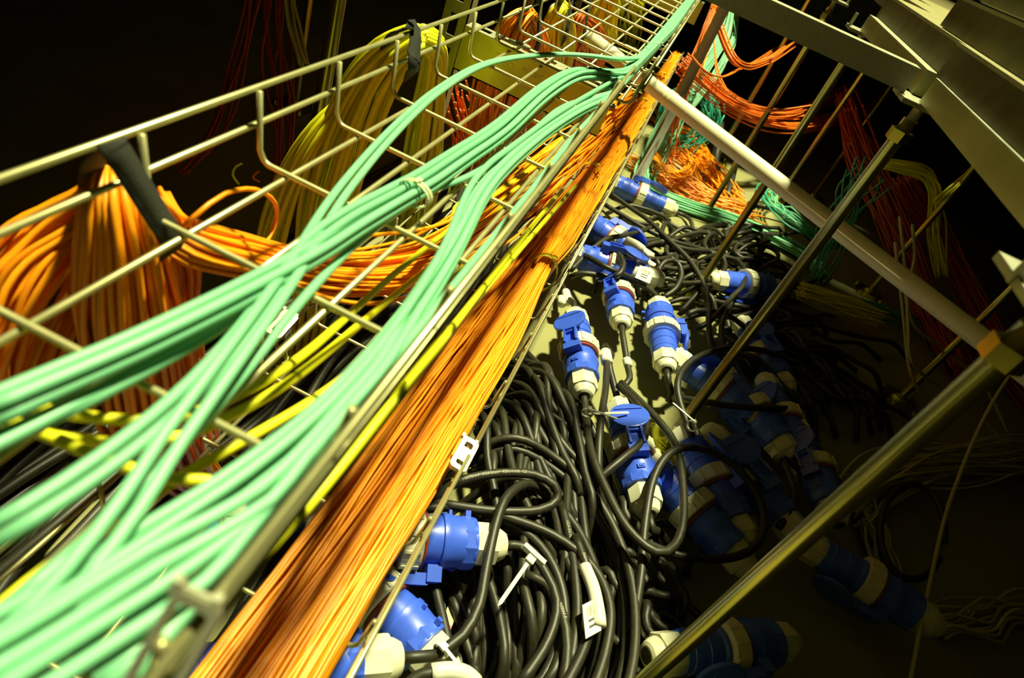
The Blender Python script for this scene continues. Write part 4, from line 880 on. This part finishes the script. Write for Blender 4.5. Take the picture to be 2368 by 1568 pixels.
# ------------------------------------------------------------------ white labels, ties and tags
def sleeve(pts, label, r=BR * 1.22, flag=None, bars=True, m='white', name='cable_label'):
    P = spline(pts, 0.004); base = P[len(P) // 2]; t = empty(name, base)
    link('wrap', tube_mesh('wrap', P - base, r, m, 12), t)
    if flag is not None:
        c, e1, e2 = flag                                # corner, two edge vectors (real metres)
        c = np.array(c) - base; nrm = np.cross(e1, e2); nrm = nrm / np.linalg.norm(nrm) * 0.0006
        V = [c, c + e1, c + e1 + e2, c + e2]; V = V + [v + nrm for v in V]
        F = [(3, 2, 1, 0), (4, 5, 6, 7), (0, 1, 5, 4), (1, 2, 6, 5), (2, 3, 7, 6), (3, 0, 4, 7)]
        fo = link('flag', mesh('flag', V, F, m, False), t)
        if bars:
            b = MB(); rg = random.Random(5)
            sg = 1 if nrm[2] > 0 else -1
            off = nrm * 1.15 if nrm[2] > 0 else -nrm * 0.15
            x_ = 0.22
            while x_ < 0.8:
                w_ = rg.uniform(0.012, 0.03); q0 = c + off + e1 * x_ + e2 * 0.56
                b.add([q0, q0 + e1 * w_, q0 + e1 * w_ + e2 * 0.3, q0 + e2 * 0.3], [(0, 1, 2, 3)]); x_ += w_ + rg.uniform(0.012, 0.03)
            for yy in (0.40, 0.22):
                q0 = c + off + e1 * 0.28 + e2 * yy; b.add([q0, q0 + e1 * 0.45, q0 + e1 * 0.45 + e2 * 0.08, q0 + e2 * 0.08], [(0, 1, 2, 3)])
            b.obj('print', 'ink', fo)
    tag(t, label, 'label', 'white cable labels'); return t
c0 = Z(1470, 645, -0.445); e1 = Z(1512, 622, -0.44) - Z(1475, 612, -0.44)
sleeve(px([(1462, 628, -0.465), (1480, 636, -0.465), (1500, 645, -0.465)]), 'barcode label stuck on the gland of the blue connector', r=0.024,
       flag=(Z(1468, 642, -0.436), Z(1502, 656, -0.436) - Z(1468, 642, -0.436), Z(1480, 614, -0.436) - Z(1468, 642, -0.436)))
sleeve(px([(1448, 556, -0.455), (1470, 566, -0.45), (1486, 578, -0.45)]), 'folded white label above the half buried connector', r=0.011)
sleeve(px([(1484, 575, -0.455), (1494, 584, -0.455), (1504, 594, -0.455)]), 'white sleeve on the black cable next to the folded label', r=0.0085)
sleeve(px([(1488, 600, -0.48), (1500, 610, -0.48), (1512, 618, -0.48)]), 'crumpled white label down among the far cables', r=0.010)
sleeve(px([(1404, 838, -0.468), (1402, 826, -0.47), (1400, 816, -0.475)]), 'white label wrapped on the cable over the flat connector', r=0.0115)
sleeve(px([(1449, 832, -0.497), (1453, 846, -0.497)]), 'small white tag under the gaping-ring connector', r=0.009)
sleeve(px([(1352, 1310, -0.44), (1372, 1360, -0.432), (1384, 1420, -0.428), (1386, 1448, -0.428)]), 'long white sleeve label with barcode inside the coil', r=0.0085,
       flag=(Z(1354, 1478, -0.426), Z(1390, 1458, -0.426) - Z(1354, 1478, -0.426), Z(1346, 1400, -0.426) - Z(1354, 1478, -0.426)))
sleeve(px([(998, 1556, -0.43), (1040, 1552, -0.428), (1076, 1560, -0.43), (1100, 1580, -0.435)]), 'white tape wrapped round the cable by the big gland', r=0.0095)
sleeve(px([(1314, 700, -0.5), (1310, 686, -0.5), (1308, 676, -0.505)]), 'white label above the folded-lid connector', r=0.010)
sleeve(px([(1300, 704, -0.505), (1297, 690, -0.505)]), 'crumpled white tag beside the label by the rim', r=0.010)
sleeve(px([(1775, 1030, -0.47), (1790, 1046, -0.47), (1800, 1060, -0.465)]), 'pale tape tag on the shaded cable', r=0.010)
black(px([(930, 1600, -0.44), (960, 1568, -0.435), (1000, 1556, -0.43), (1060, 1556, -0.43), (1100, 1582, -0.435), (1140, 1620, -0.44)]), 'black cable with white tape below the big gland')
for (u, v, tu, tv, rad, l) in [(1020, 1505, 980, 1540, 0.0085, 'white cable tie on the cable by the big gland'), (1358, 955, 1356, 980, 0.0085, 'white cable tie under the folded-lid connector'), (1600, 985, 1612, 975, 0.009, 'white cable tie on the shaded gland')]:
    p = Z(u, v, -0.44); ax = Z(tu, tv, -0.44) - p
    ring_tie(p, ax, rad, 0.005, 0.0014, 'tie_white', l, 1.0, 0.05)
# T-shaped tie with flag, lying on the coil
t = empty('marker_tie', Z(1225, 1295, -0.42))
ax = Z(1140, 1408, -0.43) - Z(1215, 1300, -0.42); Ln = np.linalg.norm(ax); x = Vector(ax / Ln); z = Vector((0.1, -0.4, 0.9)); z = (z - x * z.dot(x)).normalized(); y = z.cross(x)
t.rotation_euler = Matrix((x, y, z)).transposed().to_euler()
MB().box((0, -0.0024, -0.0006), (Ln * 0.92, 0.0024, 0.0006)).add([(Ln * 0.92, -0.0024, -0.0006), (Ln * 0.92, 0.0024, -0.0006), (Ln * 0.92, 0.0024, 0.0006), (Ln * 0.92, -0.0024, 0.0006), (Ln, 0, 0)], [(0, 1, 4), (1, 2, 4), (2, 3, 4), (3, 0, 4)]).obj('strip', 'tie_white', t)
MB().box((-0.006, -0.0055, -0.003), (0.004, 0.0055, 0.004)).obj('lock_head', 'tie_white', t)
MB().box((-0.012, -0.017, -0.004), (-0.006, 0.017, 0.006)).obj('flag_plate', 'white', t)
tag(t, 'white marker tie with flat flag lying on the black coil', 'cable tie')
t = empty('cable_tie', Z(1410, 956, -0.435)); a_ = Z(1362, 956, -0.44); b_ = Z(1450, 953, -0.435); x = Vector(b_ - a_); Ln = x.length; x.normalize(); y = Vector((0, 0, 1)).cross(x).normalized(); z = x.cross(y)
t.rotation_euler = Matrix((x, y, z)).transposed().to_euler()
MB().box((-Ln / 2, -0.0022, 0), (Ln / 2, 0.0022, 0.001)).obj('strip', 'tie_white', t); MB().box((-Ln / 2 - 0.006, -0.004, -0.001), (-Ln / 2, 0.004, 0.004)).obj('lock_head', 'tie_white', t)
tag(t, 'white tie tail lying across the round lid', 'cable tie')
p = Z(1052, 1395, -0.51); t = empty('tape_strip', p)
tag(t, 'yellow paper strip with red mark under the coil', 'tape')
e = Z(1072, 1345, -0.50) - Z(1035, 1440, -0.50); x = Vector(e); Ln = x.length; x.normalize(); y = Vector((0, 0, 1)).cross(x).normalized()
t.rotation_euler = Matrix((x, y, x.cross(y))).transposed().to_euler()
MB().box((-Ln / 2, -0.007, 0), (Ln / 2, 0.007, 0.001)).obj('strip', 'paper_tape', t); MB().box((-Ln / 2 - 0.012, -0.007, 0), (-Ln / 2, 0.007, 0.001)).obj('red_end', 'red_mark', t)
